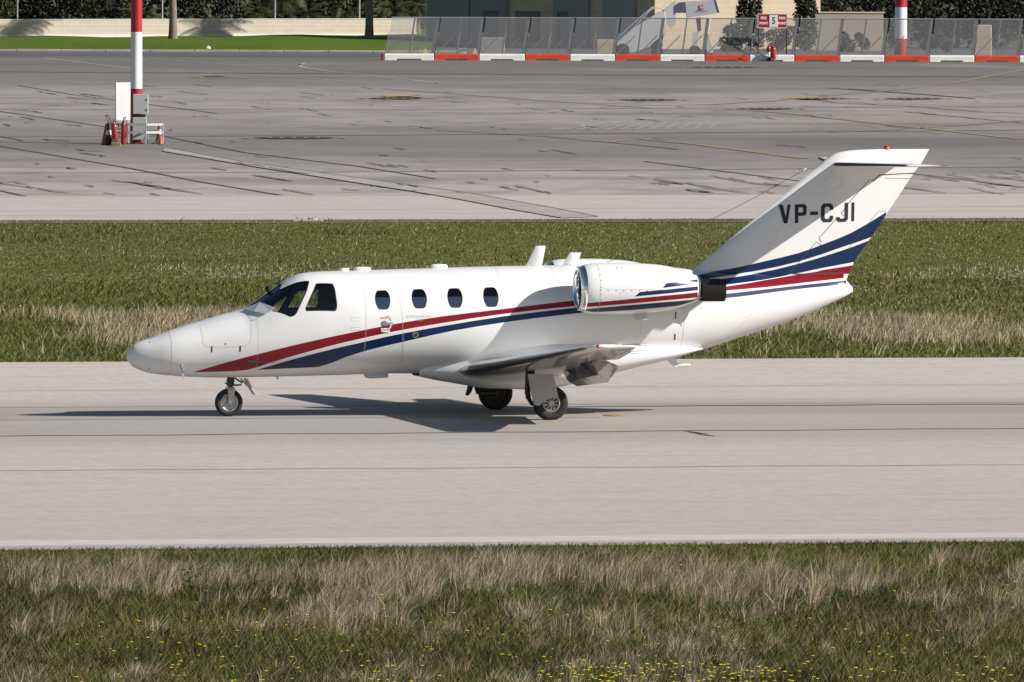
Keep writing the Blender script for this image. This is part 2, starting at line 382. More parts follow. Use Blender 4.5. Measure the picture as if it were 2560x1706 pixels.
# ragged sealed cracks drawn across the slabs
rc = random.Random(5); cr_ = []
for _ in range(240):
    u = rc.uniform(-100, 2400); v = rc.choice([rc.uniform(205, 300), rc.uniform(398, 446), rc.uniform(385, 446), rc.uniform(190, 380)]); n_ = rc.randint(2, 9); sx = rc.uniform(6, 22) * (1 if v > 380 else .6); pts = []
    if 380 < u < 1400 and v > 395 and rc.random() < .5: continue
    for k in range(n_):
        pts.append((u, v)); du = rc.uniform(.3, 1.4) * sx; u += du; v += (du * .15 + rc.uniform(-1.5, 1.5)) * (v + 153) / 580
        if v > 452: break
    if len(pts) > 1: cr_.append((pts, rc.uniform(.12, .34), 0))
def crack_sheet(name, specs, mat, z):                               # seams of sealer: thin where they run away from the viewer, spread where they run across
    mb = MB()
    for pts, w, _ in specs:
        P = [gd(*q) for q in pts]; n = len(P); vs = []
        for i, p_ in enumerate(P): k_ = (.25 if i in (0, n - 1) else rc.uniform(.6, 1.5)); vs += [(p_[0] + .02, p_[1] + w * k_, z), (p_[0] - .02, p_[1] - w * k_, z)]
        mb.add(vs, [(2 * i, 2 * i + 2, 2 * i + 3, 2 * i + 1) for i in range(n - 1)])
    return tag(mb.build(name, mat, fix=False), kind='structure')
crack_sheet('apron_cracks', cr_, simple('crack_sealer', (0.085, 0.08, 0.077), 0.8), 0.032)
# lawn bank with kerb
Y_WALL = 770.0
def lawn_z(x, y):
    t = min(max((y - Y_KERB) / (Y_WALL - Y_KERB), 0), 1)
    return 0.10 + t * 0.56 + 0.10 * sin(x * 0.33) * t * (1 - t) * 3 + 0.05 * sin(x * .8 + 1) * t
lm = MB(); nx, ny = 170, 14; vs = []
X0L, X1L = -320.0, at_depth(1000 * K, 100, 735)[0]
for j in range(ny + 1):
    y = Y_KERB + 0.35 + (Y_WALL + 40 - Y_KERB) * j / ny
    for i in range(nx + 1):
        x = X0L + (X1L - X0L) * i / nx; vs.append((x, y, lawn_z(x, y)))
lm.add(vs, [(j * (nx + 1) + i, j * (nx + 1) + i + 1, (j + 1) * (nx + 1) + i + 1, (j + 1) * (nx + 1) + i) for j in range(ny) for i in range(nx)])
tag(lm.build('lawn', M_LAWN, smooth=60, fix=False), kind='structure')
M_KERB = simple('kerb_stone', (0.42, 0.38, 0.32), 0.85, var=0.2, vscale=1.0)
kb = MB()
for i in range(150):
    x = -300 + i * 2.8
    if x > X1L: break
    kb.box((x, Y_KERB, -0.02), (x + 2.76, Y_KERB + .35, 0.15 + random.uniform(-.008, .008)), bev=0.02)
tag(kb.build('kerb', M_KERB), kind='structure')
# ------------------------------------------------------------------ grass built from blades
def mat_blades(name, lo, hi, rough=0.7, trans=0.25):
    m, t, p = newmat(name); N = NT(t)
    a = N.n('ShaderNodeAttribute', attribute_name='tone', attribute_type='GEOMETRY')
    c = N.ramp(a.outputs['Fac'], [(0.0, lo), (1.0, hi)])
    t.links.new(c, p.inputs['Base Color']); p.inputs['Roughness'].default_value = rough; p.inputs['Specular IOR Level'].default_value = 0.2
    tr = N.n('ShaderNodeBsdfTranslucent'); t.links.new(c, tr.inputs[0]); mx = N.n('ShaderNodeMixShader'); mx.inputs[0].default_value = trans
    out = t.nodes['Material Output']; t.links.new(p.outputs[0], mx.inputs[1]); t.links.new(tr.outputs[0], mx.inputs[2]); t.links.new(mx.outputs[0], out.inputs[0])
    return m
def blades(name, base, height, width, lean, tone, mat, label, cat='grass', zf=0.0, curl=0.35, az=None):
    n = len(base); az = rng.uniform(0, 2 * pi, n) if az is None else az; fx = rng.uniform(-0.5, 0.5, n)
    # ribbon facing roughly any direction; five vertices: wide foot, middle, tip
    rx = np.cos(fx); ry = np.sin(fx)
    dx = np.cos(az) * lean * height + 0.22 * height; dy = np.sin(az) * lean * height
    P = np.zeros((n, 5, 3)); bx, by = base[:, 0], base[:, 1]; bz = base[:, 2] if base.shape[1] > 2 else np.full(n, zf)
    hw = width / 2
    P[:, 0] = np.stack([bx - rx * hw, by - ry * hw, bz], 1); P[:, 1] = np.stack([bx + rx * hw, by + ry * hw, bz], 1)
    mx_, my_ = bx + dx * curl, by + dy * curl; mz = bz + height * 0.55
    P[:, 2] = np.stack([mx_ + rx * hw * .8, my_ + ry * hw * .8, mz], 1); P[:, 3] = np.stack([mx_ - rx * hw * .8, my_ - ry * hw * .8, mz], 1)
    P[:, 4] = np.stack([bx + dx, by + dy, bz + height], 1)
    me = bpy.data.meshes.new(name)
    me.vertices.add(n * 5); me.vertices.foreach_set('co', P.reshape(-1))
    b5 = np.arange(n) * 5
    loops = np.stack([b5, b5 + 1, b5 + 2, b5 + 3, b5 + 3, b5 + 2, b5 + 4], 1).reshape(-1)
    me.loops.add(n * 7); me.loops.foreach_set('vertex_index', loops.astype(np.int32))
    me.polygons.add(n * 2); ls = np.stack([np.arange(n) * 7, np.arange(n) * 7 + 4], 1).reshape(-1)
    me.polygons.foreach_set('loop_start', ls.astype(np.int32))
    at = me.attributes.new('tone', 'FLOAT', 'POINT'); at.data.foreach_set('value', np.repeat(tone, 5).astype(np.float32))
    me.materials.append(mat); me.update(calc_edges=True); me.validate()
    o = bpy.data.objects.new(name, me); COL.objects.link(o)
    return tag(o, label, cat, kind='stuff')
def vnoise(x, y, seed=0):                                          # smooth value noise on arrays
    r = np.random.default_rng(seed).random((64, 64))
    xi = np.floor(x).astype(int); yi = np.floor(y).astype(int); fx = x - xi; fy = y - yi
    fx = fx * fx * (3 - 2 * fx); fy = fy * fy * (3 - 2 * fy)
    g = lambda a, b: r[a % 64, b % 64]
    return (g(xi, yi) * (1 - fx) + g(xi + 1, yi) * fx) * (1 - fy) + (g(xi, yi + 1) * (1 - fx) + g(xi + 1, yi + 1) * fx) * fy
def fbm(x, y, seed=0): return 0.55 * vnoise(x, y, seed) + 0.3 * vnoise(x * 2.1, y * 2.1, seed + 1) + 0.15 * vnoise(x * 4.3, y * 4.3, seed + 2)
def edge_y(e, x):                                                  # y of an edge line at x
    a, b = e[2], e[3]; return a.y + (b.y - a.y) * (x - a.x) / (b.x - a.x)
MG = mat_blades('green_blade', (0.060, 0.072, 0.016), (0.21, 0.21, 0.062))
MG2 = mat_blades('bright_green_blade', (0.085, 0.10, 0.024), (0.215, 0.22, 0.068))
MD = mat_blades('dry_blade', (0.18, 0.137, 0.08), (0.62, 0.50, 0.325), trans=0.15)
MR = mat_blades('brown_blade', (0.08, 0.054, 0.032), (0.215, 0.145, 0.085), trans=0.1)

# foreground verge, 108 m to the runway edge
XW = 13.0
def pts_front(n, y0=107.0, y1=None):
    x = rng.uniform(-XW, XW, n); ye = edge_y(E_RN, x) + 0.15
    y = y0 + (ye - y0) * rng.random(n)
    return x, y, ye
# depth below the runway edge
n = 300000; x, y, ye = pts_front(n)
dist = ye - y; f1 = fbm(x * .45, y * .18, 3)
keep = rng.random(n) < np.clip(1.25 - 1.6 * (f1 - .35) + (dist < 4), .25, 1) * np.where((dist > 13.5) & (dist < 19), .7, 1); x, y, dist, f1 = x[keep], y[keep], dist[keep], f1[keep]
h = (0.05 + 0.12 * rng.random(len(x))) * np.clip(0.35 + dist / 7, 0.35, 1)
tone = np.clip(0.05 + 0.55 * rng.random(len(x)) + 1.1 * (.55 - f1), 0, 1)
blades('verge_grass', np.stack([x, y], 1), h, 0.008 + 0.006 * rng.random(len(x)), 0.75, tone, MG, 'dark olive green grass growing on the verge in the foreground')
n = 130000; x, y, ye = pts_front(n); dist = ye - y; f2 = fbm(x * .35 + 9, y * .13, 21)
keep = (rng.random(n) < np.clip((f2 - .44) * 4, .05, .6) + np.where((dist > 13.5) & (dist < 19), .4, 0)) & (dist > 3.5); x, y = x[keep], y[keep]
h = 0.05 + 0.10 * rng.random(len(x))
blades('brown_grass', np.stack([x, y], 1), h, 0.010 + 0.006 * rng.random(len(x)), 0.7, rng.random(len(x)) ** 1.3, MR, 'matted brown dead grass lying between the foreground tufts')
# dry tufts: fans of straws rising from one foot, in ragged patches
NTF = 11800
tx = rng.uniform(-XW, XW, NTF); tyE = edge_y(E_RN, tx); td = rng.uniform(4.2, 30, NTF); ty = tyE - td
den = fbm(tx * .6, ty * .16, 41)
band = np.interp(td, [0, 3.0, 5.0, 7.0, 14, 17.5, 20, 30], [.0, .02, .30, .9, .9, .60, .28, .50])
band = band * np.where((tx > 2.2) & (td < 9), 0.25, 1.0)
pr = band * np.clip((den - 0.42) * 5.0, 0.03, .9); kp = rng.random(NTF) < pr
tx, ty, td = tx[kp], ty[kp], td[kp]
B = []; Hh = []; T = []; L = []; AZ = []
for a, b, dd in zip(tx, ty, td):
    k = int(rng.integers(12, 95)); r = rng.uniform(.04, .20); hh = rng.uniform(.12, .46) * (0.6 if dd > 18 else (.55 + .45 * min(1, dd / 8)))
    ang = rng.uniform(0, 2 * pi, k); rr = r * np.sqrt(rng.random(k))
    B.append(np.stack([a + rr * np.cos(ang), b + rr * np.sin(ang)], 1)); Hh.append(hh * rng.uniform(.3, 1.05, k)); T.append(np.clip(rng.uniform(.05, .75) + rng.uniform(-.3, .35, k), 0, 1))
    L.append(.10 + rr / r * rng.uniform(.2, .8) * rng.uniform(.4, 1.5, k)); AZ.append(ang + rng.normal(0, .7, k))
B = np.concatenate(B); Hh = np.concatenate(Hh); T = np.concatenate(T); L = np.concatenate(L); AZ = np.concatenate(AZ)
blades('dry_grass_tufts', B, Hh, 0.0038 + 0.0045 * rng.random(len(B)), L, T, MD, 'tall straw coloured dry grass standing in tufts on the foreground verge', curl=0.2, az=AZ)

# strip between runway and apron
def strip_pts(n):
    x = rng.uniform(-26, 26, n); ya = edge_y(E_RF, x) - .1; yb = edge_y(E_AP, x); t = rng.random(n) ** 1.25
    return x, ya + (yb - ya) * t, (yb - ya) * t
n = 315000; x, y, d = strip_pts(n); f1 = fbm(x * .15, y * .05, 5)
h = np.where(d < 4, 0.05 + .04 * rng.random(n), np.where(d < 45, 0.05 + 0.09 * rng.random(n), 0.018 + 0.025 * rng.random(n)))
tone = np.clip(0.15 + .6 * rng.random(n) + .8 * (f1 - .5) + np.where(d > 45, .12, 0), 0, 1)
blades('strip_grass', np.stack([x, y], 1), h, 0.014 + 0.012 * rng.random(n), 0.8, tone, MG2, 'green grass growing on the strip between runway and apron')
n = 570000; x, y, d = strip_pts(n); f2 = fbm(x * .22 + 4, y * .07, 77); f4 = fbm(x * .12 + 14, y * .03, 78)
pr = np.where((d > 5.5) & (d < 24), np.clip((f2 - .20 - .012 * np.abs(d - 13)) * 5, 0, 1), np.where((d >= 24) & (d < 58), np.clip((f4 - .52) * 4, 0, .16), 0.02))
kp = rng.random(n) < pr; x, y, d = x[kp], y[kp], d[kp]
blades('strip_dry_grass', np.stack([x, y], 1), np.where(d < 24, 0.10 + 0.22 * rng.random(len(x)), .04 + .06 * rng.random(len(x))), 0.011 + 0.007 * rng.random(len(x)), 0.5, np.clip(0.2 + .75 * rng.random(len(x)), 0, 1), MD, 'buff dry grass along the far side of the runway')
# leafy weeds in the strip: clumps of broad leaves
n = 123000; x, y, d = strip_pts(n); f3 = fbm(x * .6 + 31, y * .25, 99)
pr = np.where(d < 1.5, 0, np.where(d < 6.5, np.clip((f3 - .52) * 5, 0, .7), np.where((d > 22) & (d < 46), np.clip((f3 - .54) * 5, 0, .8), np.clip((f3 - .70) * 6, 0, .5))))
kp = rng.random(n) < pr; x, y = x[kp], y[kp]
blades('strip_weeds', np.stack([x, y], 1), 0.05 + 0.13 * rng.random(len(x)), 0.02 + 0.02 * rng.random(len(x)), 1.1, rng.random(len(x)) * .8, MG2, 'leafy dark green weeds growing in clumps in the middle grass strip', 'weeds')

# flowers
def flowers(name, P, r, mat, label, stem=None):
    mb = MB()
    for (x, y, z) in P:
        q = r * random.uniform(.6, 1.25); a0 = random.uniform(0, 6)
        ring = [(x + q * cos(a0 + k * pi / 3), y + q * sin(a0 + k * pi / 3), z + q * .25) for k in range(6)]
        mb.add(ring + [(x, y, z - q * .35), (x, y, z + q * .5)], [(k, (k + 1) % 6, 7) for k in range(6)] + [((k + 1) % 6, k, 6) for k in range(6)])
    return tag(mb.build(name, mat, fix=False), label, 'flowers', kind='stuff')
M_YF = simple('yellow_petal', (0.80, 0.60, 0.03), 0.6); M_WF = simple('white_petal', (0.7, 0.7, 0.62), 0.6); M_LF = simple('lemon_petal', (0.78, 0.75, 0.05), 0.6)
P = []
while len(P) < 470:
    x = random.uniform(-XW, XW); d = random.uniform(3.5, 29); y = edge_y(E_RN, x) - d
    w = 0.08 if d < 14 else (0.3 if d < 19 else 1.0)
    nz = float(fbm(np.array([x * .8]), np.array([y * .25]), 55)[0])
    if random.random() < w * max(0, min(1, (nz - .36) * 4)): 
        for _ in range(random.randint(1, 3)): P.append((x + random.gauss(0, .12), y + random.gauss(0, .3), random.uniform(.14, .38)))
flowers('yellow_flowers', P, 0.02, M_YF, 'small yellow flowers scattered through the foreground grass')
P = []
for cx_, cy_, nn in ((870, 1562, 22), (935, 1566, 14), (1270, 1556, 16), (1330, 1552, 30), (1385, 1560, 40), (1420, 1555, 24), (1480, 1560, 20), (1560, 1552, 25), (1640, 1556, 36), (1740, 1560, 30), (1690, 1553, 22), (1985, 1566, 12), (1830, 1562, 12), (2290, 1560, 20), (2200, 1566, 10), (560, 1566, 10)):
    g = gd(cx_, cy_ + 68)
    for _ in range(nn * 2 // 3): P.append((g[0] + random.gauss(0, .12), g[1] + random.gauss(0, .35), random.uniform(.2, .42)))
flowers('lemon_flowers', P, 0.021, M_LF, 'bright lemon yellow flowers massed along the bottom edge of the verge')
P = []
while len(P) < 880:
    x = random.uniform(-26, 26); d = random.uniform(3, 60); y = edge_y(E_RF, x) + d
    nz = float(fbm(np.array([x * .35]), np.array([y * .12]), 155)[0])
    if random.random() < max(0, min(1, (nz - .5) * 5)) * (1 if d < 45 else .15): P.append((x, y, random.uniform(.14, .32)))
flowers('strip_yellow_flowers', P, 0.022, M_YF, 'tiny yellow flowers dotted over the middle grass strip')
P = []
while len(P) < 420:
    u = random.uniform(-100, 2450); v = random.gauss(648, 6) if random.random() < .7 else random.uniform(560, 760)
    nz = float(fbm(np.array([u * .006]), np.array([v * .02]), 255)[0])
    if random.random() < max(0, min(1, (nz - .45) * 5)): g = gd(u, v); P.append((g[0], g[1], random.uniform(.10, .16)))
flowers('strip_white_flowers', P, 0.022, M_WF, 'tiny white flowers in a line across the middle grass strip')
# ------------------------------------------------------------------ business jet: paint
def zoomer(x0, y0, sx):                                             # measuring frames used on the reference
    return lambda X, Y: (x0 + X / sx, y0 + Y / sx)
z4 = zoomer(280, 640, 3.563); z5 = zoomer(860, 600, 3.266); z6 = zoomer(1140, 780, 3.795); z7 = zoomer(1300, 560, 3.92); z8 = zoomer(1700, 340, 2.8)

# fuselage section curves (metres, aircraft frame)
def prof(pts, y=0.0): return [ac(u, v, y) for u, v in pts]
TOP = prof([(420.3, 828), (496, 804.2), (546.6, 789), (585, 779.5), (600, 775.5), (630.8, 758), (672.9, 728.5), (700, 709.5), (717.8, 698.5), (737, 689), (757, 683.3), (799, 679), (860, 677.3), (1007, 672.9), (1166, 668), (1304, 665), (1442, 663.4), (1560, 664.5), (1692.9, 670), (1735.7, 675.7), (1850, 681), (1985, 687), (2095, 692.5), (2108, 696), (2119, 705), (2127, 717)])
BOT = prof([(420.3, 938.9), (490.5, 943.1), (560.7, 944.2), (701, 941.7), (841.3, 938), (967, 933.7), (1013, 934), (1300, 930), (1500, 916), (1650, 895), (1746, 875.7), (1842.9, 845), (1985.7, 797), (2092.9, 750.7), (2119, 738), (2127, 732)])
NOSE = ac(315.9, 889.8); XN = NOSE[0]
def npf(pts): return prof(pts)
TOPN = npf([(322, 875), (333.3, 861.7), (350, 853.5), (372.6, 846.3), (395, 838)]); BOTN = npf([(322, 905), (336, 919.5), (350, 925.5), (364.2, 930.5), (390, 935.5)])
_s = lambda x: sqrt(max(x - XN, 0))
ztop = (lambda f: lambda x: f(_s(x)))(pchip([0] + [_s(p[0]) for p in TOPN + TOP], [NOSE[1]] + [p[1] for p in TOPN + TOP]))
zbot = (lambda f: lambda x: f(_s(x)))(pchip([0] + [_s(p[0]) for p in BOTN + BOT], [NOSE[1]] + [p[1] for p in BOTN + BOT]))
XT = ac(2131, 724)[0] - 0.01
X = lambda u, y=0.0: ac(u, 800, y)[0]
HW = pchip([0, _s(XN + .03), _s(XN + .12), _s(XN + .35), _s(X(420)), _s(X(500)), _s(X(600)), _s(X(700)), _s(X(800)), _s(X(880)), _s(X(1450)), _s(X(1600)), _s(X(1735)), _s(X(1850)), _s(X(1985)), _s(X(2090)), _s(XT)],
           [0, .075, .15, .265, .375, .475, .60, .705, .775, .80, .80, .755, .64, .50, .32, .17, .06])
hwf = lambda x: HW(_s(x))
ZC = pchip([XN, X(420), X(600), X(720), X(860), X(1500), X(1735), X(1985), XT], [NOSE[1], 1.02, 1.15, 1.33, 1.45, 1.50, 1.60, 1.80, 1.93])
def zcf(x):
    a, b = zbot(x), ztop(x); return min(max(ZC(x), a + .25 * (b - a)), b - .25 * (b - a))
def FP(x, th, off=0.0):                                             # point on the skin; th=0 port side, pi/2 top
    def q(x, th):
        x = min(max(x, XN), XT); zc = zcf(x); s_, c_ = sin(th), cos(th)
        n = 2.12
        cc = abs(c_) ** (2 / n) * (1 if c_ >= 0 else -1); ss = abs(s_) ** (2 / n) * (1 if s_ >= 0 else -1)
        return Vector((x, -hwf(x) * cc, zc + (ztop(x) - zc if s_ >= 0 else zc - zbot(x)) * ss))
    p = q(x, th)
    if off == 'n' or off:
        e = 0.012; a = q(x + e, th) - q(x - e, th); b = q(x, th + .02) - q(x, th - .02); n_ = b.cross(a)
        if n_.length < 1e-9: n_ = Vector((-1, 0, 0))
        n_.normalize()
        if n_.dot(Vector((0, p.y, p.z - zcf(x)))) < 0 and n_.x > -.9: n_ = -n_
        if off == 'n': return p, n_
        return p + n_ * off
    return p
def on_skin(u, v):                                                  # (x, theta) of the port skin under a photo point
    x, z = skin_xz(u, v); zc = zcf(x); zt = ztop(x) if z > zc else zbot(x)
    r = min(1, abs((z - zc) / (zt - zc))); return (x, math.asin(min(.9995, r ** 1.06)) * (1 if z > zc else -1))
def half_at(x, z):                                                  # half width of the body at a height
    zc = zcf(x); zt = ztop(x) if z > zc else zbot(x); r = abs((z - zc) / (zt - zc))
    return hwf(x) * (1 - r ** 2.12) ** (1 / 2.12) if r < 1 else -1.0
def skin_xz(u, v):                                                  # first point of the port skin met along the sight line
    for i in range(241):
        y = -.84 + .84 * i / 240 * .93; x, z = ac(u, v, y)
        if -y <= half_at(x, z): return (x, z)
    return ac(u, v, -.06)
# stripes as curves of z over x inside the paint itself
def stripe_curve(pts, surf):
    out = []
    for u, v in pts:
        if surf == 'skin': x, z = skin_xz(u, v)
        elif surf == 'fin': x, z = ac(u, v, -.06)
        else: x, z = nac_pt(u, v)
        out.append((x, z))
    return out
NY = 1.12; NZ = 2.01
def nac_r(x): return 0.40
def nac_pt(u, v):
    y = -NY - .35
    for _ in range(8):
        x, z = ac(u, v, y); dz = min(.39, abs(z - NZ)); r = NR(x); dz = min(dz, r * .999); y = -NY - sqrt(r * r - dz * dz)
    return (x, z)
RED, BLUE = (0.20, 0.003, 0.012), (0.002, 0.018, 0.072)
def livery(name, stripes, nose=None):
    m, t, p = newmat(name); N = NT(t); o = N.objco(); s = N.sep(o)
    n1 = N.noise(N.mapping(o, scale=(1, 1, 1)), 1.2, 5, 0.6)
    base = N.mix(N.maprange(n1, .4, .75, 0, .10), (0.73, 0.73, 0.725), (0.66, 0.66, 0.645))
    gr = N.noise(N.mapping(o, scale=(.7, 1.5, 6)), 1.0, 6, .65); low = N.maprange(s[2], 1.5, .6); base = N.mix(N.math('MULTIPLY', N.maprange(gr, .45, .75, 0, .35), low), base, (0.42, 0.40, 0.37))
    if nose is not None:                                            # grey-white radome and nose finish
        base = N.mix(N.maprange(s[0], nose - .02, nose + .02, 1.0, 0.0), base, (0.60, 0.61, 0.64))
    c = base
    for col, top, bot, xa, xb in stripes:
        u = N.maprange(s[0], xa, xb); msk = None
        for pts, op in ((top, 'LESS_THAN'), (bot, 'GREATER_THAN')):
            fc = N.n('ShaderNodeFloatCurve'); cv = fc.mapping.curves[0]; fc.mapping.use_clip = False
            P = [((x - xa) / (xb - xa), z / 4.0) for x, z in pts]
            cv.points[0].location = P[0]; cv.points[1].location = P[-1]
            for q in P[1:-1]: cv.points.new(*q)
            for q in cv.points: q.handle_type = 'VECTOR'
            fc.mapping.update(); t.links.new(u, fc.inputs['Value']); fc.inputs['Factor'].default_value = 1.0
            k = N.math(op, s[2], N.math('MULTIPLY', fc.outputs[0], 4.0))
            msk = k if msk is None else N.math('MULTIPLY', msk, k)
        inside = N.math('MULTIPLY', N.math('GREATER_THAN', s[0], xa + .002), N.math('LESS_THAN', s[0], xb - .002))
        c = N.mix(N.math('MULTIPLY', msk, inside), c, col)
    t.links.new(c, p.inputs['Base Color']); p.inputs['Roughness'].default_value = 0.32
    p.inputs['Specular IOR Level'].default_value = 0.35; p.inputs['Coat Weight'].default_value = 0.2; p.inputs['Coat Roughness'].default_value = 0.06
    return m
def dense(L, surf):
    if surf == 'nac' or len(L) < 5: return L
    f = pchip([q[0] for q in L], [q[1] for q in L]); out = []
    for a, b in zip(L, L[1:]): out += [(a[0] + (b[0] - a[0]) * t, f(a[0] + (b[0] - a[0]) * t)) for t in (0, .5)]
    return out + [L[-1]]
def sp(col, top, bot, surf):
    a = dense(stripe_curve(top, surf), surf); b = dense(stripe_curve(bot, surf), surf)
    xa = max(a[0][0], b[0][0]); xb = min(a[-1][0], b[-1][0])
    return (col, [(xa, float(np.interp(xa, *zip(*a))))] + [q for q in a if xa + .01 < q[0] < xb - .01] + [(xb, float(np.interp(xb, *zip(*a))))],
            [(xa, float(np.interp(xa, *zip(*b))))] + [q for q in b if xa + .01 < q[0] < xb - .01] + [(xb, float(np.interp(xb, *zip(*b))))], xa, xb)
S_F = [
    sp(RED, [(482, 931), (560.7, 908), (672.9, 878.6), (785.2, 851.9), (860, 835.8), (982.5, 811.3), (1105, 791.4), (1258, 773), (1435.6, 751.6), (1560, 741), (1700, 727), (1814, 717), (1914, 700.5), (1985, 688), (2057, 677.5), (2112, 669)],
       [(482, 931.2), (560, 929.4), (616.8, 925.7), (672.9, 908), (785, 875.8), (860, 856.6), (982.5, 829.6), (1105, 808.2), (1258, 785.2), (1438.7, 765.3), (1560, 753), (1700, 739), (1814, 727), (1914, 718.6), (2003, 707.9), (2112, 695.4)], 'skin'),
    sp(BLUE, [(642, 924.9), (729, 899.6), (841.3, 870.7), (900, 857.5), (982.5, 838.8), (1105, 815.9), (1258, 791.4), (1441.8, 769.3), (1560, 757), (1700, 745), (1832, 733), (1928, 722), (2021, 711.4), (2116, 701.4)],
       [(642, 925.2), (720, 921.5), (796.4, 917.9), (860, 894.6), (921.2, 875.6), (1013, 854), (1135.6, 826.6), (1258, 806.7), (1350, 794.4), (1469, 780.7), (1580, 767), (1700, 756), (1842.9, 742.9), (1928.6, 731.8), (2021, 720.3), (2121, 710.7)], 'skin')]
# edges on fin and tail cone (upper two blue bands)
S_T = [
    sp(BLUE, [(1725, 690), (1739, 686.4), (1825, 672), (1914, 652.5), (1996, 632.9), (2057, 611.4), (2128.6, 582.9), (2217.9, 531)],
       [(1725, 700), (1746, 697), (1878.6, 679.3), (1996.4, 654.3), (2110.7, 616.8), (2175, 595.4), (2225, 570)], 'fin'),
    sp(BLUE, [(1725, 706), (1746, 703), (1814, 694), (1878.6, 685.7), (1996.4, 659.6), (2093, 631), (2170.7, 603.6), (2200, 590)],
       [(1725, 722), (1746, 718), (1814, 708.9), (1900, 698.9), (1996.4, 682.9), (2057, 670.4), (2135.7, 656), (2200, 640)], 'fin')]
S_R = [sp(RED, [(2025, 684.5), (2057, 675.7), (2132, 664.3), (2180, 655)], [(2025, 688.2), (2057, 687.5), (2117, 685.5), (2180, 684)], 'fin')]
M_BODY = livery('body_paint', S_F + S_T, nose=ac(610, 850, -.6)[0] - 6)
M_FIN = livery('fin_paint', S_T + S_R + [S_F[0]])
M_WHITE = simple('white_paint', (0.73, 0.73, 0.725), 0.32, coat=0.4, var=.04, vscale=1.5)
M_GREYP = simple('grey_paint', (0.46, 0.47, 0.49), 0.4, var=.06, vscale=5)
M_SEAM = simple('seam_grey', (0.46, 0.46, 0.47), 0.6)
M_SEAMD = simple('seam_dark', (0.05, 0.05, 0.05), 0.6)
M_RUB = simple('black_rubber', (0.012, 0.012, 0.013), 0.65, var=.3, vscale=15)
M_TYRE = simple('tyre_rubber', (0.013, 0.0125, 0.012), 0.75, var=.25, vscale=20, bump=.1)
M_CHROME = simple('polished_metal', (0.86, 0.87, 0.88), 0.07, 1.0)
M_STEEL = simple('satin_steel', (0.42, 0.42, 0.42), 0.35, 0.8, var=.15, vscale=20)
M_DKMET = simple('dark_metal', (0.06, 0.058, 0.055), 0.5, 0.3, var=.3, vscale=25)
M_SOOT_SHADE = simple('heat_and_shade_black_metal', (0.022, 0.021, 0.021), 0.32, 0.5, var=.3, vscale=12, bump=.15)  # heat-blackened exhaust metal, also holds the inlet shade on the fan
M_LINING = simple('cockpit_lining', (0.34, 0.33, 0.31), 0.8)
M_BLACKP = simple('navy_lettering', (0.006, 0.009, 0.032), 0.6)
M_REDL = simple('red_lens', (0.55, 0.02, 0.015), 0.15, coat=1.0)
M_LEATHER = simple('grey_leather', (0.20, 0.18, 0.16), 0.6)
M_WHITED = simple('white_disc', (0.75, 0.75, 0.75), .4)
def glass(name, tint, fac):
    m, t, p = newmat(name); N = NT(t)
    tr = N.n('ShaderNodeBsdfTransparent'); tr.inputs[0].default_value = (*tint, 1); gl = N.n('ShaderNodeBsdfGlossy'); gl.inputs['Roughness'].default_value = 0.02
    gl.inputs[0].default_value = (0.95, 0.97, 1, 1)
    fr = N.n('ShaderNodeFresnel'); fr.inputs[0].default_value = 1.5; mx = N.n('ShaderNodeMixShader')
    t.links.new(N.math('ADD', fr.outputs[0], fac, clamp=True), mx.inputs[0]); t.links.new(tr.outputs[0], mx.inputs[1]); t.links.new(gl.outputs[0], mx.inputs[2])
    t.links.new(mx.outputs[0], t.nodes['Material Output'].inputs[0]); return m
M_GLASS = glass('cockpit_glass', (0.86, 0.90, 0.92), 0.03)
M_CGLASS = glass('cabin_glass', (0.80, 0.84, 0.90), 0.02)
def blind_mat():
    m, t, p = newmat('window_blind'); N = NT(t); s_ = N.sep(N.objco()); z = N.math('ADD', s_[2], N.math('MULTIPLY', s_[0], -.006))
    pl = N.math('SINE', N.math('MULTIPLY', s_[2], 230.0)); c = N.mix(N.maprange(pl, -1, 1, 0, .5), (.50, .54, .60), (.72, .75, .80))
    c = N.mix(N.maprange(z, ZW + .015, ZW + .03), c, (.010, .013, .022)); t.links.new(c, p.inputs['Base Color']); p.inputs['Roughness'].default_value = .8; return m
ZW = skin_xz(1092, 745)[1]; M_BLIND = blind_mat()
M_PANE = simple('tinted_pane', (0.012, 0.018, 0.030), 0.04, spec=1.0, coat=1.0)

JET = empty('business_jet', (ORG[0], ORG[1], 0.0), PSI)
tag(JET, 'white twin engine business jet with red and blue swoosh stripes taxiing on the runway', 'aeroplane')

# ------------------------------------------------------------------ fuselage skin: triangulated with real openings
def loop_skin(pts, step=0.03, close=True):
    out = []; n = len(pts)
    for i in range(n if close else n - 1):
        a = Vector(pts[i]); b = Vector(pts[(i + 1) % n]); k = max(1, int((b - a).length / step))
        for j in range(k): out.append(tuple(a + (b - a) * j / k))
    if not close: out.append(tuple(pts[-1]))
    return out
def rounded(pts, r, seg=4):                                         # soften polygon corners
    n = len(pts); out = []
    for i in range(n):
        p = Vector(pts[i]); a = Vector(pts[i - 1]); b = Vector(pts[(i + 1) % n])
        da = min(r, (a - p).length * .45); db = min(r, (b - p).length * .45)
        p0 = p + (a - p).normalized() * da; p1 = p + (b - p).normalized() * db
        for k in range(seg + 1):
            t = k / seg; out.append(tuple(p0 * (1 - t) ** 2 + p * 2 * t * (1 - t) + p1 * t * t))
    return out
def skin_poly(pix_pts, r=0.05): return rounded([on_skin(*q) for q in pix_pts], r)
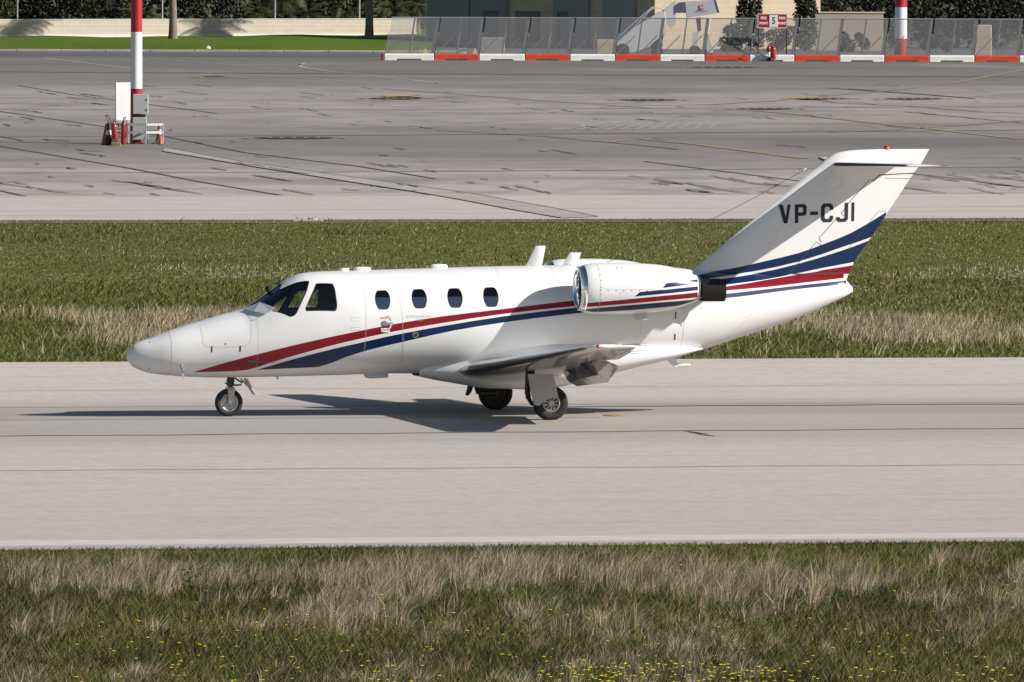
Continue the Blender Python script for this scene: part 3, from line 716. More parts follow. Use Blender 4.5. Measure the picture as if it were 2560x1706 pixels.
def cabwin(u0, v0, u1, v1):                                         # cabin window: barrel shape, slightly leaning in the view
    xc, tc = on_skin((u0 + u1) / 2, (v0 + v1) / 2); w = .124; h = .205
    return rounded([(xc - w * .63, tc + h), (xc + w * .63, tc + h), (xc + w * .93, tc + h * .45), (xc + w, tc), (xc + w * .93, tc - h * .45), (xc + w * .63, tc - h), (xc - w * .63, tc - h), (xc - w * .93, tc - h * .45), (xc - w, tc), (xc - w * .93, tc + h * .45)], .04, 3)
CW = [cabwin(935, 722, 978, 776), cabwin(1026, 719, 1070, 773), cabwin(1115.5, 717, 1159, 771), cabwin(1205, 715.5, 1249, 768)]
SIDEW = skin_poly([z4(1815, 245), z4(1965, 245), z4(1985, 290), z4(2008, 450), z4(1995, 495), z4(1730, 495), z4(1718, 475), z4(1795, 300)], .035)
WS = [on_skin(*z4(*q)) for q in ((1760, 222), (1735, 320), (1640, 525), (1590, 550), (1400, 492), (1260, 462))]
xw0 = ac(*z4(1165, 485), 0)[0]; xw1 = ac(*z4(1545, 212), 0)[0]
WS = rounded(WS + [(xw0 + .06, pi / 2 - .22), (xw0 + .05, pi / 2 - .05), (xw1 - .05, pi / 2 - .05), (WS[0][0] - .45, WS[0][1] + .16)], .05)
DOORP = skin_poly([z5(165, 345), z5(400, 330), z5(435, 400), z5(478, 650), z5(480, 830), z5(470, 1005), z5(200, 1008), z5(158, 960), z5(180, 640), z5(165, 400)], .09)
BAYP = skin_poly([z4(780, 620), z4(1195, 510), z4(1240, 580), z4(1235, 770), z4(1180, 810), z4(860, 812), z4(810, 790)], .08)
mir = lambda L: [(x, pi - th) for x, th in L][::-1]
HOLES = [('windscreen', WS), ('cockpit_window', SIDEW)] + [('cabin_window', w) for w in CW]
XR = ac(*z4(530, 860), -.35)[0]
def build_skin():
    V = []; E_ = []; holes = []
    def add_loop(L, close=True):
        L = loop_skin(L, 0.035, close); o = len(V); V.extend(L); n = len(L)
        for i in range(n if close else n - 1): E_.append((o + i, o + (i + 1) % n))
        return L
    for nm, L in HOLES:
        holes.append((nm, add_loop(L), 1)); holes.append((nm, add_loop(mir(L)), -1))
    reg = [('cabin_door', add_loop(DOORP)), ('nose_bay_door', add_loop(BAYP))]
    loops = [h[1] for h in holes] + [r[1] for r in reg]
    LP = np.array([p for L in loops for p in L])
    xs = [XN + (.0008, .003, .008, .016, .03, .05, .08, .12, .17, .23, .30, .38, .46)[i] for i in range(13)]
    x = xs[-1] + .07
    while x < XT - .05: xs.append(x); x += .065
    xs.append(XT)
    i_r = int(np.argmin([abs(a - XR) for a in xs])); xs[i_r] = XR
    NTH = 96; ths = [-pi / 2 + 2 * pi * k / NTH for k in range(NTH + 1)]
    for i, x in enumerate(xs):
        for th in ths:
            if 0 < i < len(xs) - 1 and ths[0] < th < ths[-1] and np.min((LP[:, 0] - x) ** 2 + (LP[:, 1] - th) ** 2) < .018 ** 2: continue
            V.append((x, th))
    res = mgeo.delaunay_2d_cdt([Vector(v) for v in V], E_, [], 0, 1e-7)
    vs, _, fs = res[0], res[1], res[2]
    pn = [FP(v.x, v.y, 'n') for v in vs]
    groups = {}
    bb = [(nm, L, sgn, min(p[0] for p in L), max(p[0] for p in L), min(p[1] for p in L), max(p[1] for p in L)) for nm, L, sgn in holes]
    rb = [(nm, L, 1, min(p[0] for p in L), max(p[0] for p in L), min(p[1] for p in L), max(p[1] for p in L)) for nm, L in reg]
    for f in fs:
        cx = sum(vs[i].x for i in f) / len(f); cy = sum(vs[i].y for i in f) / len(f); key = None
        for k, (nm, L, sgn, a, b, c_, d) in enumerate(bb):
            if a <= cx <= b and c_ <= cy <= d and inpoly((cx, cy), L): key = (nm, k); break
        if key is None:
            for k, (nm, L, sgn, a, b, c_, d) in enumerate(rb):
                if a <= cx <= b and c_ <= cy <= d and inpoly((cx, cy), L): key = (nm, 0); break
        if key is None: key = ('radome', 0) if cx < XR else ('fuselage', 0)
        groups.setdefault(key, []).append(tuple(f))
    return vs, pn, groups, holes
def skin_obj(name, tris, pn, mat, parent, off=0.0, flip=False, keep=None):
    idx = {}; V = []; Nn = []; Fc = []
    for f in tris:
        if keep and not keep(f): continue
        g = []
        for i in f:
            if i not in idx: idx[i] = len(V); V.append(pn[i][0] + pn[i][1] * off); Nn.append(-pn[i][1] if flip else pn[i][1])
            g.append(idx[i])
        a, b, c_ = (V[g[0]], V[g[1]], V[g[2]]); nn = (b - a).cross(c_ - a)
        if nn.dot(Nn[g[0]]) < 0: g = g[::-1]
        Fc.append(g)
    me = bpy.data.meshes.new(name); me.from_pydata(V, [], Fc); me.materials.append(mat)
    me.polygons.foreach_set('use_smooth', [True] * len(me.polygons)); me.update()
    me.normals_split_custom_set_from_vertices([tuple(n) for n in Nn])
    o = bpy.data.objects.new(name, me); COL.objects.link(o); o.parent = parent; return o
VS, PN, GR, HL = build_skin()
FUS = skin_obj('fuselage', GR[('fuselage', 0)], PN, M_BODY, JET)
RAD = skin_obj('radome', GR[('radome', 0)], PN, M_BODY, JET)
DOOR = skin_obj('cabin_door', GR[('cabin_door', 0)], PN, M_BODY, JET)
BAY = skin_obj('nose_bay_door', GR[('nose_bay_door', 0)], PN, M_BODY, JET)
xbulk = X(905)
for key in (('fuselage', 0),):
    skin_obj('cockpit_lining', GR[key], PN, M_LINING, JET, off=-.035, flip=True, keep=lambda f: sum(VS[i].x for i in f) / 3 < xbulk and sum(VS[i].x for i in f) / 3 > X(560))
def srib(L, w, off, close=True):                                    # narrow band lying on the skin along a line
    P = loop_skin(L, .03, close); n = len(P); mb = MB(); vs = []
    for i in range(n):
        a = P[(i - 1) % n] if close else P[max(i - 1, 0)]; b = P[(i + 1) % n] if close else P[min(i + 1, n - 1)]
        p, nn = FP(*P[i], 'n'); t = FP(*b) - FP(*a)
        if t.length < 1e-9: t = Vector((1, 0, 0))
        s_ = t.cross(nn).normalized() * (w / 2)
        vs += [p + s_ + nn * off, p - s_ + nn * off]
    k = n if close else n - 1
    return mb.add(vs, [(2 * i, 2 * i + 1, (2 * ((i + 1) % n)) + 1, 2 * ((i + 1) % n)) for i in range(k)])
for k, (nm, L, sgn) in enumerate(HL):
    par = DOOR if (nm == 'cabin_window' and k == 4) else JET
    o = skin_obj(nm, GR[(nm, k)], PN, M_GLASS if nm != 'cabin_window' else M_CGLASS, par, off=-.012)
    if nm == 'cabin_window': skin_obj('window_blind', GR[(nm, k)], PN, M_BLIND, o, off=-.0155)
    mb = srib(L, .016 if nm == 'cabin_window' else .026, -.004); mb.build('seal', M_RUB, o if par is JET else o, smooth=60, fix=False)
srib(DOORP, .0045, .0015).build('seam', M_SEAM, DOOR, fix=False)
srib(BAYP, .0045, .0015).build('seam', M_SEAM, BAY, fix=False)
def hoop(u, v, y, a=-pi / 2, b=3 * pi / 2): x = ac(u, v, y)[0]; return [(x, a + (b - a) * i / 48) for i in range(49)]
srib([(XR, -pi / 2 + 2 * pi * i / 60) for i in range(61)], .006, .0015, False).build('seam', M_SEAM, RAD, fix=False)
for L, w in ((hoop(*z7(1610, 900), -.7), .005), (hoop(*z5(1290, 300), -.7, .2, pi - .2), .004), (hoop(*z5(482, 900), -.7, -1.3, -.25), .003), (hoop(*z4(1300, 800), -.6, -1.2, .7), .003), (hoop(*z5(1745, 300), -.7, .5, pi - .5), .003), ([on_skin(*z5(*q)) for q in ((80, 322), (480, 312))], .004),
             ([on_skin(*z4(*q)) for q in ((2209, 550), (2130, 550), (2130, 580), (2209, 580))], .005), ([on_skin(*z4(*q)) for q in ((2209, 637), (2130, 637), (2130, 664), (2209, 664))], .005),
             ([on_skin(*z7(*q)) for q in ((1145, 960), (1180, 980), (1180, 1100), (1120, 1100))], .004), ([on_skin(*z7(*q)) for q in ((938, 1097), (1020, 1097), (1020, 1128), (938, 1128), (938, 1097))], .004)):
    srib(L, w, .0015, False).build('panel_seam', M_SEAM, JET, fix=False)
# rivets and latches
def dots(P, r): 
    mb = MB()
    for x, th in P:
        p, n_ = FP(x, th, 'n'); a = n_.cross(Vector((0, 0, 1))).normalized(); b = a.cross(n_)
        mb.add([p + n_ * .003 + (a * cos(k * pi / 3) + b * sin(k * pi / 3)) * r for k in range(6)], [tuple(range(6))])
    return mb
rv = [on_skin(*z7(*q)) for q in [(2335, 822), (2290, 860), (2262, 890), (2235, 918), (2205, 950), (2176, 982), (2145, 1012), (2115, 1042), (2085, 1070), (2055, 1098), (2020, 1120), (1990, 1145)]]
dots(rv, .009).build('rivets', M_SEAM, JET, fix=False)
for q, h in ((z4(890, 805), 15), (z4(1143, 800), 15), (z7(1526, 862), 18), (z7(1518, 1078), 15)):
    L = [on_skin(q[0], q[1]), on_skin(q[0] - .5, q[1] + h)]; srib(L, .022, .003, False).build('latch', M_DKMET, JET, fix=False)
for q in (z4(1013, 785), z4(335, 772), z7(1580, 992), z4(332, 1008)): dots([on_skin(*q)], .012).build('keyhole', M_DKMET, JET, fix=False)
# round access cap over the blue stripe
p, n_ = FP(*on_skin(*z5(584, 775)), 'n')
def disc_on(p, n_, r, off, k=20):
    a = n_.cross(Vector((0, 0, 1))).normalized(); b = a.cross(n_)
    return MB().add([p + n_ * off + (a * cos(i * 2 * pi / k) + b * sin(i * 2 * pi / k)) * r for i in range(k)], [tuple(range(k))])
cap = disc_on(p, n_, .050, .004).build('access_cap', M_STEEL, JET, fix=False)
disc_on(p, n_, .030, .007).build('cap_centre', M_DKMET, cap, fix=False)
# door handle with LOCK / OPEN placards
p, n_ = FP(*on_skin(*z5(328, 682)), 'n'); ea = Vector((1, 0, 0)); ez = (n_.cross(ea)).normalized(); ez = ez if ez.z > 0 else -ez
def tplane(P): return [p + ea * q[0] + ez * q[1] + n_ * q[2] for q in P]
hb = disc_on(p, n_, .042, .008); hb.add(disc_on(p, n_, .030, .016).v, [tuple(range(20))])
hb.add(tplane([(.02, -.016, .02), (.125, -.010, .02), (.14, 0, .02), (.125, .010, .02), (.02, .016, .02)]), [(0, 1, 2, 3, 4)])
hb.build('handle', M_STEEL, DOOR, fix=False)
def arc_arrow(a0, a1, r, w, z, head):
    mb = MB(); n = 10; vs = []
    for i in range(n + 1):
        a = a0 + (a1 - a0) * i / n; vs += [((r - w) * cos(a), (r - w) * sin(a), z), ((r + w) * cos(a), (r + w) * sin(a), z)]
    mb.add(tplane(vs), [(2 * i, 2 * i + 1, 2 * i + 3, 2 * i + 2) for i in range(n)])
    a = a1; da = .22 * (1 if a1 > a0 else -1)
    mb.add(tplane([((r - head) * cos(a), (r - head) * sin(a), z), ((r + head) * cos(a), (r + head) * sin(a), z), (r * cos(a + da), r * sin(a + da), z)]), [(0, 1, 2)])
    return mb
M_PLACARD = simple('placard_red', (0.42, 0.25, 0.25), .6); M_PALE = simple('placard_white', (0.75, 0.70, 0.70), .5)
arc_arrow(.35, 1.05, .12, .006, .004, .016).build('lock_arrow', M_PLACARD, DOOR, fix=False)
w_ = arc_arrow(-.15, -.95, .115, .012, .004, .028); w_.add(tplane([(-.05, -.13, .004), (-.05, -.075, .004), (.06, -.075, .004), (.09, -.10, .004), (.09, -.14, .004), (.02, -.14, .004)]), [(0, 1, 2, 3, 4, 5)])
w_.build('open_placard', M_PALE, DOOR, fix=False); arc_arrow(-.20, -.90, .125, .006, .007, .02).build('open_arrow', M_PLACARD, DOOR, fix=False)
def text_mesh(s, size, bold=0.0):
    c_ = bpy.data.curves.new('t', 'FONT'); c_.body = s; c_.size = size; c_.align_x = 'CENTER'; c_.align_y = 'CENTER'; c_.offset = bold
    o = bpy.data.objects.new('t', c_); COL.objects.link(o); dg = bpy.context.evaluated_depsgraph_get()
    me = bpy.data.meshes.new_from_object(o.evaluated_get(dg)); V = [tuple(v.co) for v in me.vertices]; Fc = [tuple(q.vertices) for q in me.polygons]
    bpy.data.objects.remove(o); bpy.data.curves.remove(c_); bpy.data.meshes.remove(me); return V, Fc
def text_at(s, size, dx, dz, off, bold=0.0, sx=1.0):
    V, Fc = text_mesh(s, size, bold); mb = MB(); mb.add(tplane([(v[0] * sx + dx, v[1] + dz, off) for v in V]), Fc); return mb
text_at('LOCK', .042, -.005, .085, .004, .001).build('lock_lettering', M_PLACARD, DOOR, fix=False)
text_at('OPEN', .036, .0, -.103, .008, .001).build('open_lettering', M_PLACARD, DOOR, fix=False)
text_at('CITATION', .062, .555, .105, .004, -.0008, 1.35).build('type_lettering', M_SEAM, JET, fix=False)
text_at('CJ1', .052, .575, .052, .004, -.0008, 1.3).build('type_lettering', M_SEAM, JET, fix=False)

# cockpit furniture seen through the glass
cp = MB(); xs_ = X(640)
cp.add([(X(615), -.50, 1.52), (X(615), .50, 1.52), (X(700), .60, 1.60), (X(700), -.60, 1.60), (X(712), -.60, 1.50), (X(712), .60, 1.50), (X(715), .6, .85), (X(715), -.6, .85)], [(0, 1, 2, 3), (3, 2, 5, 4), (4, 5, 6, 7)])
for yy in (-.32, .32):                                              # hooded binnacles
    cp.lathe((X(660), yy, 1.50), [(.24, 0), (.23, .07), (.17, .13), (.0, .15)], n=16)
cp.build('instrument_panel', M_RUB, JET, smooth=40)
cp = MB().tube([(X(678), 0, 1.62), (X(700), 0, 2.13)], .016, 6); cp.lathe((X(670), -.02, 1.93), [(.0, 0), (.05, .02), (.05, .09), (0, .11)], n=10); cp.build('compass', M_RUB, JET, smooth=40)
for yy in (-.34, .34):
    st = MB().box((X(770), yy - .22, .98), (X(845), yy + .22, 1.14), bev=.03); st.prism([(X(835), 1.10), (X(856), 1.12), (X(872), 1.78), (X(860), 1.80), (X(848), 1.70)], yy - .21, yy + .21); st.prism([(X(862), 1.80), (X(872), 1.80), (X(876), 1.98), (X(868), 1.99)], yy - .12, yy + .12)
    st.build('seat', M_LEATHER, JET, smooth=30)
    yk = MB().tube([(X(722), yy, 1.30), (X(745), yy, 1.33)], .015, 6); yk.tube([(X(745), yy - .14, 1.42), (X(745), yy - .12, 1.33), (X(745), yy + .12, 1.33), (X(745), yy + .14, 1.42)], .014, 6); yk.build('control_yoke', M_RUB, JET)
bk = MB(); bk.add([FP(X(900), -pi / 2 + 2 * pi * i / 32, -.045) for i in range(32)], [tuple(range(32))]); bk.build('bulkhead', M_LINING, JET, fix=False)
bk = MB().box((X(600), -.55, .86), (X(900), .55, .90)); bk.build('cockpit_floor', M_RUB, JET)
# windscreen base duct (bleed air fairing) and wiper-less centre post
def fair_quad(Q, off0, off1):
    P = [on_skin(*q) for q in Q]; a = [FP(x, th, off0) for x, th in P]; b = [FP(x, th, off1) for x, th in P]; n = len(P)
    return MB().add(a + b, [tuple(range(n)), tuple(range(2 * n - 1, n - 1, -1))] + [(i, (i + 1) % n, n + (i + 1) % n, n + i) for i in range(n)])
fair_quad([z4(1175, 490), z4(1250, 458), z4(1325, 427), z4(1455, 470), z4(1410, 500), z4(1362, 526), z4(1270, 508)], .035, .002).build('rain_deflector', M_GREYP, JET)
# ------------------------------------------------------------------ antennas and small fittings
def blade(pts, t0, name, mat, y=0.0, parent=JET):                    # outline in photo points at lateral y, lens-shaped thickness
    P = [ac(*q, y) for q in pts]
    mb = MB(); n = len(P); cxm = sum(p[0] for p in P) / n; czm = sum(p[1] for p in P) / n
    inner = [(cxm + (p[0] - cxm) * .55, czm + (p[1] - czm) * .9) for p in P]
    vs = [(p[0], y, p[1]) for p in P] + [(p[0], y - t0 / 2, p[1]) for p in inner] + [(p[0], y + t0 / 2, p[1]) for p in inner]
    fs = [tuple(n + i for i in range(n)), tuple(2 * n + i for i in range(n))[::-1]]
    for i in range(n): j = (i + 1) % n; fs += [(i, j, n + j, n + i), (j, i, 2 * n + i, 2 * n + j)]
    return mb.add(vs, fs).build(name, mat, parent, smooth=50)
blade([z5(1484, 217), z5(1540, 100), z5(1560, 54), z5(1575, 47), z5(1640, 47), z5(1645, 60), z5(1614, 217)], .05, 'blade_antenna', M_WHITE)
blade([z5(1784, 210), z5(1835, 115), z5(1850, 100), z5(1937, 103), z5(1900, 210)], .045, 'blade_antenna', M_WHITE)
for (x0, x1, v, hh, yy) in ((z5(78, 0)[0], z5(220, 0)[0], 677.5, .055, -.02), (z5(700, 0)[0], z5(848, 0)[0], 672.5, .06, 0.0), (z4(2028, 0)[0], z4(2112, 0)[0], 679, .045, 0)):
    a = ac(x0, v, yy); b = ac(x1, v, yy); cx_ = (a[0] + b[0]) / 2; r = (b[0] - a[0]) / 2; mb = MB(); n = 24; zt = ztop(cx_) - .03
    rings = [(1.0, 0), (1.0, .035), (.93, .045 + hh * .5), (.7, .03 + hh * .92), (.3, .03 + hh), (.01, .03 + hh)]
    vs = [(cx_ + r * k * cos(2 * pi * i / n), yy + r * .45 * k * sin(2 * pi * i / n), zt + h) for k, h in rings for i in range(n)]
    mb.add(vs, [(q * n + i, q * n + (i + 1) % n, (q + 1) * n + (i + 1) % n, (q + 1) * n + i) for q in range(len(rings) - 1) for i in range(n)])
    mb.build('dome_antenna', M_WHITE, JET, smooth=60)
blade([z4(1448, 1060), z4(1480, 1060), z4(1484, 1103), z4(1470, 1101)], .02, 'blade_antenna', M_GREYP)
mb = MB(); P = [ac(*z5(*q), -.1) for q in ((170, 1080), (350, 1080), (348, 1124), (190, 1130), (180, 1112))]; mb.prism(P, -.22, .05); mb.build('antenna_fairing', M_GREYP, JET)
mb = MB(); P = [ac(*z5(*q), -.1) for q in ((750, 1128), (838, 1134), (838, 1148), (745, 1140))]; mb.prism(P, -.2, -.05); mb.build('belly_lamp', simple('amber_lens', (.35, .16, .05), .3), JET)
# pitot tubes at the nose
q0 = ac(*z4(612, 1000), -.38); q1 = ac(*z4(628, 1045), -.42); q2 = ac(*z4(565, 1047), -.42)
mb = MB().tube([(q0[0], -.34, q0[1] + .05), (q1[0], -.43, q1[1])], [.022, .016], 8); mb.tube([(q1[0] + .02, -.43, q1[1]), (q2[0], -.43, q2[1])], [.014, .007], 8); mb.tube([(q1[0], -.42, q1[1]), (q1[0] + .03, -.40, q1[1] - .10)], [.022, .008], 6); mb.build('pitot_tube', M_CHROME, JET, smooth=40)
# tail mast, vent loop
P = [ac(*z7(*q), 0) for q in ((1420, 1318), (1510, 1300), (1550, 1380), (1530, 1395), (1510, 1400))]
mb = MB().prism(P, -.02, .02); e0 = ac(*z7(1522, 1405), 0); e1 = ac(*z7(1672, 1385), 0); mb.tube([(e0[0], 0, e0[1]), (e0[0] + .05, 0, e0[1] + .03), (e1[0], 0, e1[1])], [.022, .03, .024], 8); mb.build('vent_mast', M_WHITE, JET, smooth=40)
P = [ac(*z7(*q), 0) for q in ((1780, 1225), (1830, 1248), (1860, 1255), (1880, 1250), (1915, 1188))]; MB().tube([(p_[0], 0, p_[1]) for p_ in P], .010, 6).build('tail_tie_down', M_STEEL, JET)
# HF wire from fin to cabin roof
a = ac(*z8(890, 226), 0); b = ac(*z7(850, 377), 0); pts = [(a[0] + (b[0] - a[0]) * i / 14, -.01, a[1] + (b[1] - a[1]) * i / 14 - .10 * sin(pi * i / 14)) for i in range(15)]
MB().tube(pts, .0045, 5).build('wire_antenna', M_DKMET, JET)
a = ac(*z8(862, 240), 0); b = ac(*z8(885, 228), 0); MB().tube([(a[0], -.01, a[1] - .0), (b[0], -.01, b[1])], .012, 6).build('wire_insulator', M_WHITE, JET)

# ------------------------------------------------------------------ lifting surfaces
def naca(n=14):
    xs = [0.5 * (1 - cos(pi * i / n)) for i in range(n + 1)]
    yt = [5 * (0.2969 * sqrt(x) - 0.126 * x - 0.3516 * x * x + 0.2843 * x ** 3 - 0.1015 * x ** 4) for x in xs]
    return xs, yt
AX, AT = naca()
def afoil(x0, z0, c, t, camber=0.0, c0=0.0, c1=1.0, tw=0.0):         # section polygon (x,z): upper from trailing to leading then lower
    up = []; lo = []
    for i, x in enumerate(AX):
        xx = c0 + (c1 - c0) * x
        yt = 5 * (0.2969 * sqrt(xx) - 0.126 * xx - 0.3516 * xx ** 2 + 0.2843 * xx ** 3 - 0.1015 * xx ** 4); yc = camber * 4 * xx * (1 - xx)
        if i in (0,) and c0 > 0 or i == len(AX) - 1: yt = max(yt, .004 / max(c, .1) / t if t else 0)
        up.append((xx, yc + yt * t)); lo.append((xx, yc - yt * t))
    P = up[::-1] + (lo[1:] if c0 == 0 else lo)
    return [(x0 + px * c, z0 + pz * c - tw * px * c) for px, pz in P]
def loft(secs, caps=(True, True)):                                    # secs: (y, section); faces under mat 0
    mb = MB(); n = len(secs[0][1]); vs = [(p[0], y, p[1]) for y, s_ in secs for p in s_]; fs = []
    for k in range(len(secs) - 1):
        for i in range(n): j = (i + 1) % n; fs.append((k * n + i, k * n + j, (k + 1) * n + j, (k + 1) * n + i))
    if caps[0]: fs.append(tuple(range(n)))
    if caps[1]: fs.append(tuple((len(secs) - 1) * n + i for i in range(n))[::-1])
    return mb.add(vs, fs)
# wing geometry per metre of half span
WY = [0.0, .85, 7.0]
wle = interp(WY, [-1.165, -1.084, -.49]); wz = interp(WY, [.66, .745, 1.325]); wte = interp([0, .85, 1.3, 7.0], [1.10, .98, .90, .20]); wth = interp(WY, [.15, .145, .11])
def wsec(y, c0=0., c1=1.): a = abs(y); c_ = wte(a) - wle(a); return afoil(wle(a), wz(a), c_, wth(a), .018, c0, c1, tw=.02)
def wpt(y, fr, side=1):                                               # point on upper (1) / lower (-1) surface
    a = abs(y); c_ = wte(a) - wle(a); yt = 5 * (0.2969 * sqrt(fr) - 0.126 * fr - 0.3516 * fr ** 2 + 0.2843 * fr ** 3 - 0.1015 * fr ** 4) * wth(a); yc = .018 * 4 * fr * (1 - fr)
    return Vector((wle(a) + fr * c_, y, wz(a) + c_ * (yc + side * yt) - .02 * fr * c_))
def mat_under():  # grey-brown tone and dark mottling paint in the ground's reflection
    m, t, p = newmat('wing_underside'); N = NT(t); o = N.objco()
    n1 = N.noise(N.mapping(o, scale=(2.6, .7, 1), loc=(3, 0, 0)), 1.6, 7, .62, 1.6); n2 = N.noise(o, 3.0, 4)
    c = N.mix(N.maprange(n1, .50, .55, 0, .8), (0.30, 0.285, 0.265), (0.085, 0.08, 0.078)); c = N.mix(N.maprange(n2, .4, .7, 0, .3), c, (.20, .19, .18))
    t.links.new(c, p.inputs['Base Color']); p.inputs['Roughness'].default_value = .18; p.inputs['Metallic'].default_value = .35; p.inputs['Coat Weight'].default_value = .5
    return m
M_UNDER = mat_under(); M_LEB = simple('dark_leading_edge', (.028, .027, .027), .3, var=.3, vscale=6)
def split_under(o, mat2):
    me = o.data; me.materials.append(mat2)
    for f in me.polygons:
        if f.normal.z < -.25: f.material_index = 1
def boot(secs_fn, ys, fr, mat, name, parent, off=.004, lower=False):               # leading edge strip over the nose of a section
    secs = []
    for y in ys:
        P = secs_fn(y); i0 = min(range(len(P)), key=lambda i: P[i][0]); c_ = max(p[0] for p in P) - P[i0][0]
        L = [(p, k) for k, p in enumerate(P) if p[0] - P[i0][0] < fr * c_ and (k >= i0 - (1 if lower else 99))]; L = [p for p, k in L]
        out = []
        zc_ = P[i0][1]
        for p in L: d = Vector((p[0] - (P[i0][0] + fr * c_ * 1.5), p[1] - zc_)); d.normalize(); out.append((p[0] + d.x * off, p[1] + d.y * off))
        secs.append((y, out))
    mb = MB(); n = len(secs[0][1]); vs = [(p[0], y, p[1]) for y, s_ in secs for p in s_]
    mb.add(vs, [(k * n + i, k * n + i + 1, (k + 1) * n + i + 1, (k + 1) * n + i) for k in range(len(secs) - 1) for i in range(n - 1)])
    return mb.build(name, mat, parent, smooth=60)
for S in (-1, 1):
    # main panel: full section outboard, cut short where the flap hangs
    yi = [.0, .6, 1.3, 2.5, 4.15]; inb = loft([(S * y, wsec(y, 0, .74)) for y in yi])
    outb = loft([(S * y, wsec(y)) for y in (4.15, 5, 6, 6.75)])
    tip = []
    for k, (dy, sc_) in enumerate(((0, 1), (.12, .97), (.20, .88), (.25, .70), (.27, .40))):
        y = 6.75 + dy; P = wsec(6.75); mx_ = sum(p[0] for p in P) / len(P) + .05; tip.append((S * y, [(mx_ + (p[0] - mx_) * (1 - (1 - sc_) * .55), wz(y) + (p[1] - wz(6.75)) * sc_) for p in P]))
    inb.add(outb.v, outb.f)
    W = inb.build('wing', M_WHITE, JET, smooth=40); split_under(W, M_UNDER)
    loft(tip).build('wing_tip', M_WHITE, W, smooth=50)
    boot(wsec, [S * y for y in (.9, 2, 3.2, 4.5, 6.0, 6.6)], .09, M_LEB, 'leading_edge', W, lower=True)  # dark lower half puts the polished edge's dark reflection into the colour
    # navigation light at the tip
    q = wpt(S * 6.95, .12); MB().lathe((q.x + .02, S * 6.985, wz(6.98) + .005), [(0, -.04), (.022, -.03), (.030, 0), (.022, .04), (0, .06)], 'x', 12).build('navigation_light', M_REDL if S < 0 else simple('green_lens', (.02, .35, .1), .15, coat=1), W, smooth=60)
    MB().lathe((q.x + .17, S * 6.985, wz(6.98) + .01), [(0, -.04), (.028, -.02), (.03, .03), (0, .09)], 'x', 10).build('strobe_light', M_CHROME, W, smooth=60)
    # ailerons and static wicks
    ai = loft([(S * 4.22, afoil(wle(4.25) + .76 * (wte(4.25) - wle(4.25)), wz(4.25) - .005, .26 * (wte(4.25) - wle(4.25)), .20, 0, tw=.10)), (S * 6.3, afoil(wle(6.3) + .76 * (wte(6.3) - wle(6.3)), wz(6.3) - .006, .26 * (wte(6.3) - wle(6.3)), .18, 0, tw=.10))])
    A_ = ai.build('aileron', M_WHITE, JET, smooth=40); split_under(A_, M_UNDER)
    for yy in (5.6, 6.0, 6.35): e = wpt(S * yy, 1.0); MB().tube([e, (e.x + .17, e.y, e.z - .01)], .003, 4).build('static_wick', M_DKMET, A_)
    # flap, lowered
    secs = []
    for yy in (1.2, 2.65, 4.1):
        c_ = wte(yy) - wle(yy); hx = wle(yy) + .735 * c_; hz = wz(yy) - .02; f_ = (yy - 1.2) / 2.9
        lo = [ac(1442, 966, -1.2), ac(1519, 957, -4.1)]; af = [(lo[0][0] + .17, lo[0][1] + .27), ac(1547.3, 916, -4.1)]
        lx, lz = [lo[0][q_] + (lo[1][q_] - lo[0][q_]) * f_ for q_ in (0, 1)]; ax_, az_ = [af[0][q_] + (af[1][q_] - af[0][q_]) * f_ for q_ in (0, 1)]
        secs.append((S * yy, [(hx, hz + .03), (hx - .02, hz - .05), ((hx + lx) / 2 - .03, (hz + lz) / 2 - .06), (lx - .02, lz + .012), (lx, lz), (lx + .015, lz + .02), (ax_, az_ - .012), (ax_ + .005, az_), ((hx + ax_) / 2, (hz + az_) / 2 + .035)]))
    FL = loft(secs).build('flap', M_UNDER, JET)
    for yy in (2.0, 3.4):
        c_ = wte(yy) - wle(yy); hx = wle(yy) + .72 * c_; MB().prism([(hx - .10, wz(yy) - .05), (hx + .02, wz(yy) - .05), (hx + .12, wz(yy) - .16), (hx + .09, wz(yy) - .20)], S * yy - .010, S * yy + .010).build('flap_hinge', M_DKMET, FL)
# wing to body fairing
FXA, FXB = ac(1035, 930, 0)[0], ac(1741, 871, 0)[0]
fxs = [ac(u, 900, -.6)[0] for u in (1040, 1075, 1136, 1197, 1289, 1400, 1472, 1555, 1640, 1700, 1730, 1742)]
f_top = interp(fxs, [ac(*p_, -.8)[1] for p_ in ((1040, 925), (1075, 893), (1136, 874), (1197, 865), (1289, 861), (1400, 860), (1472, 860.5), (1555, 862.5), (1640, 864), (1700, 866), (1730, 869), (1742, 871.5))])
f_bot = interp([ac(u, v, 0)[0] for u, v in ((1030, 938), (1090, 951), (1166, 964), (1197, 970), (1310, 973.5), (1400, 965), (1545, 926), (1665, 897), (1742, 873))], [ac(u, v, 0)[1] for u, v in ((1030, 938), (1090, 951), (1166, 964), (1197, 970), (1310, 973.5), (1400, 965), (1545, 926), (1665, 897), (1742, 873))])
f_dl = interp(fxs, [-.09, -.07, -.02, .05, .15, .24, .25, .26, .26, .24, .20, .18])
def f_w(x):
    t_, b_ = f_top(x), f_bot(x); h_ = half_at(x, b_ + (t_ - b_) * .62)
    return max(.16, min(1.02, (h_ if h_ > 0 else .25) + f_dl(x)))
mb = MB(); n = 28; rows = 60; vs = []
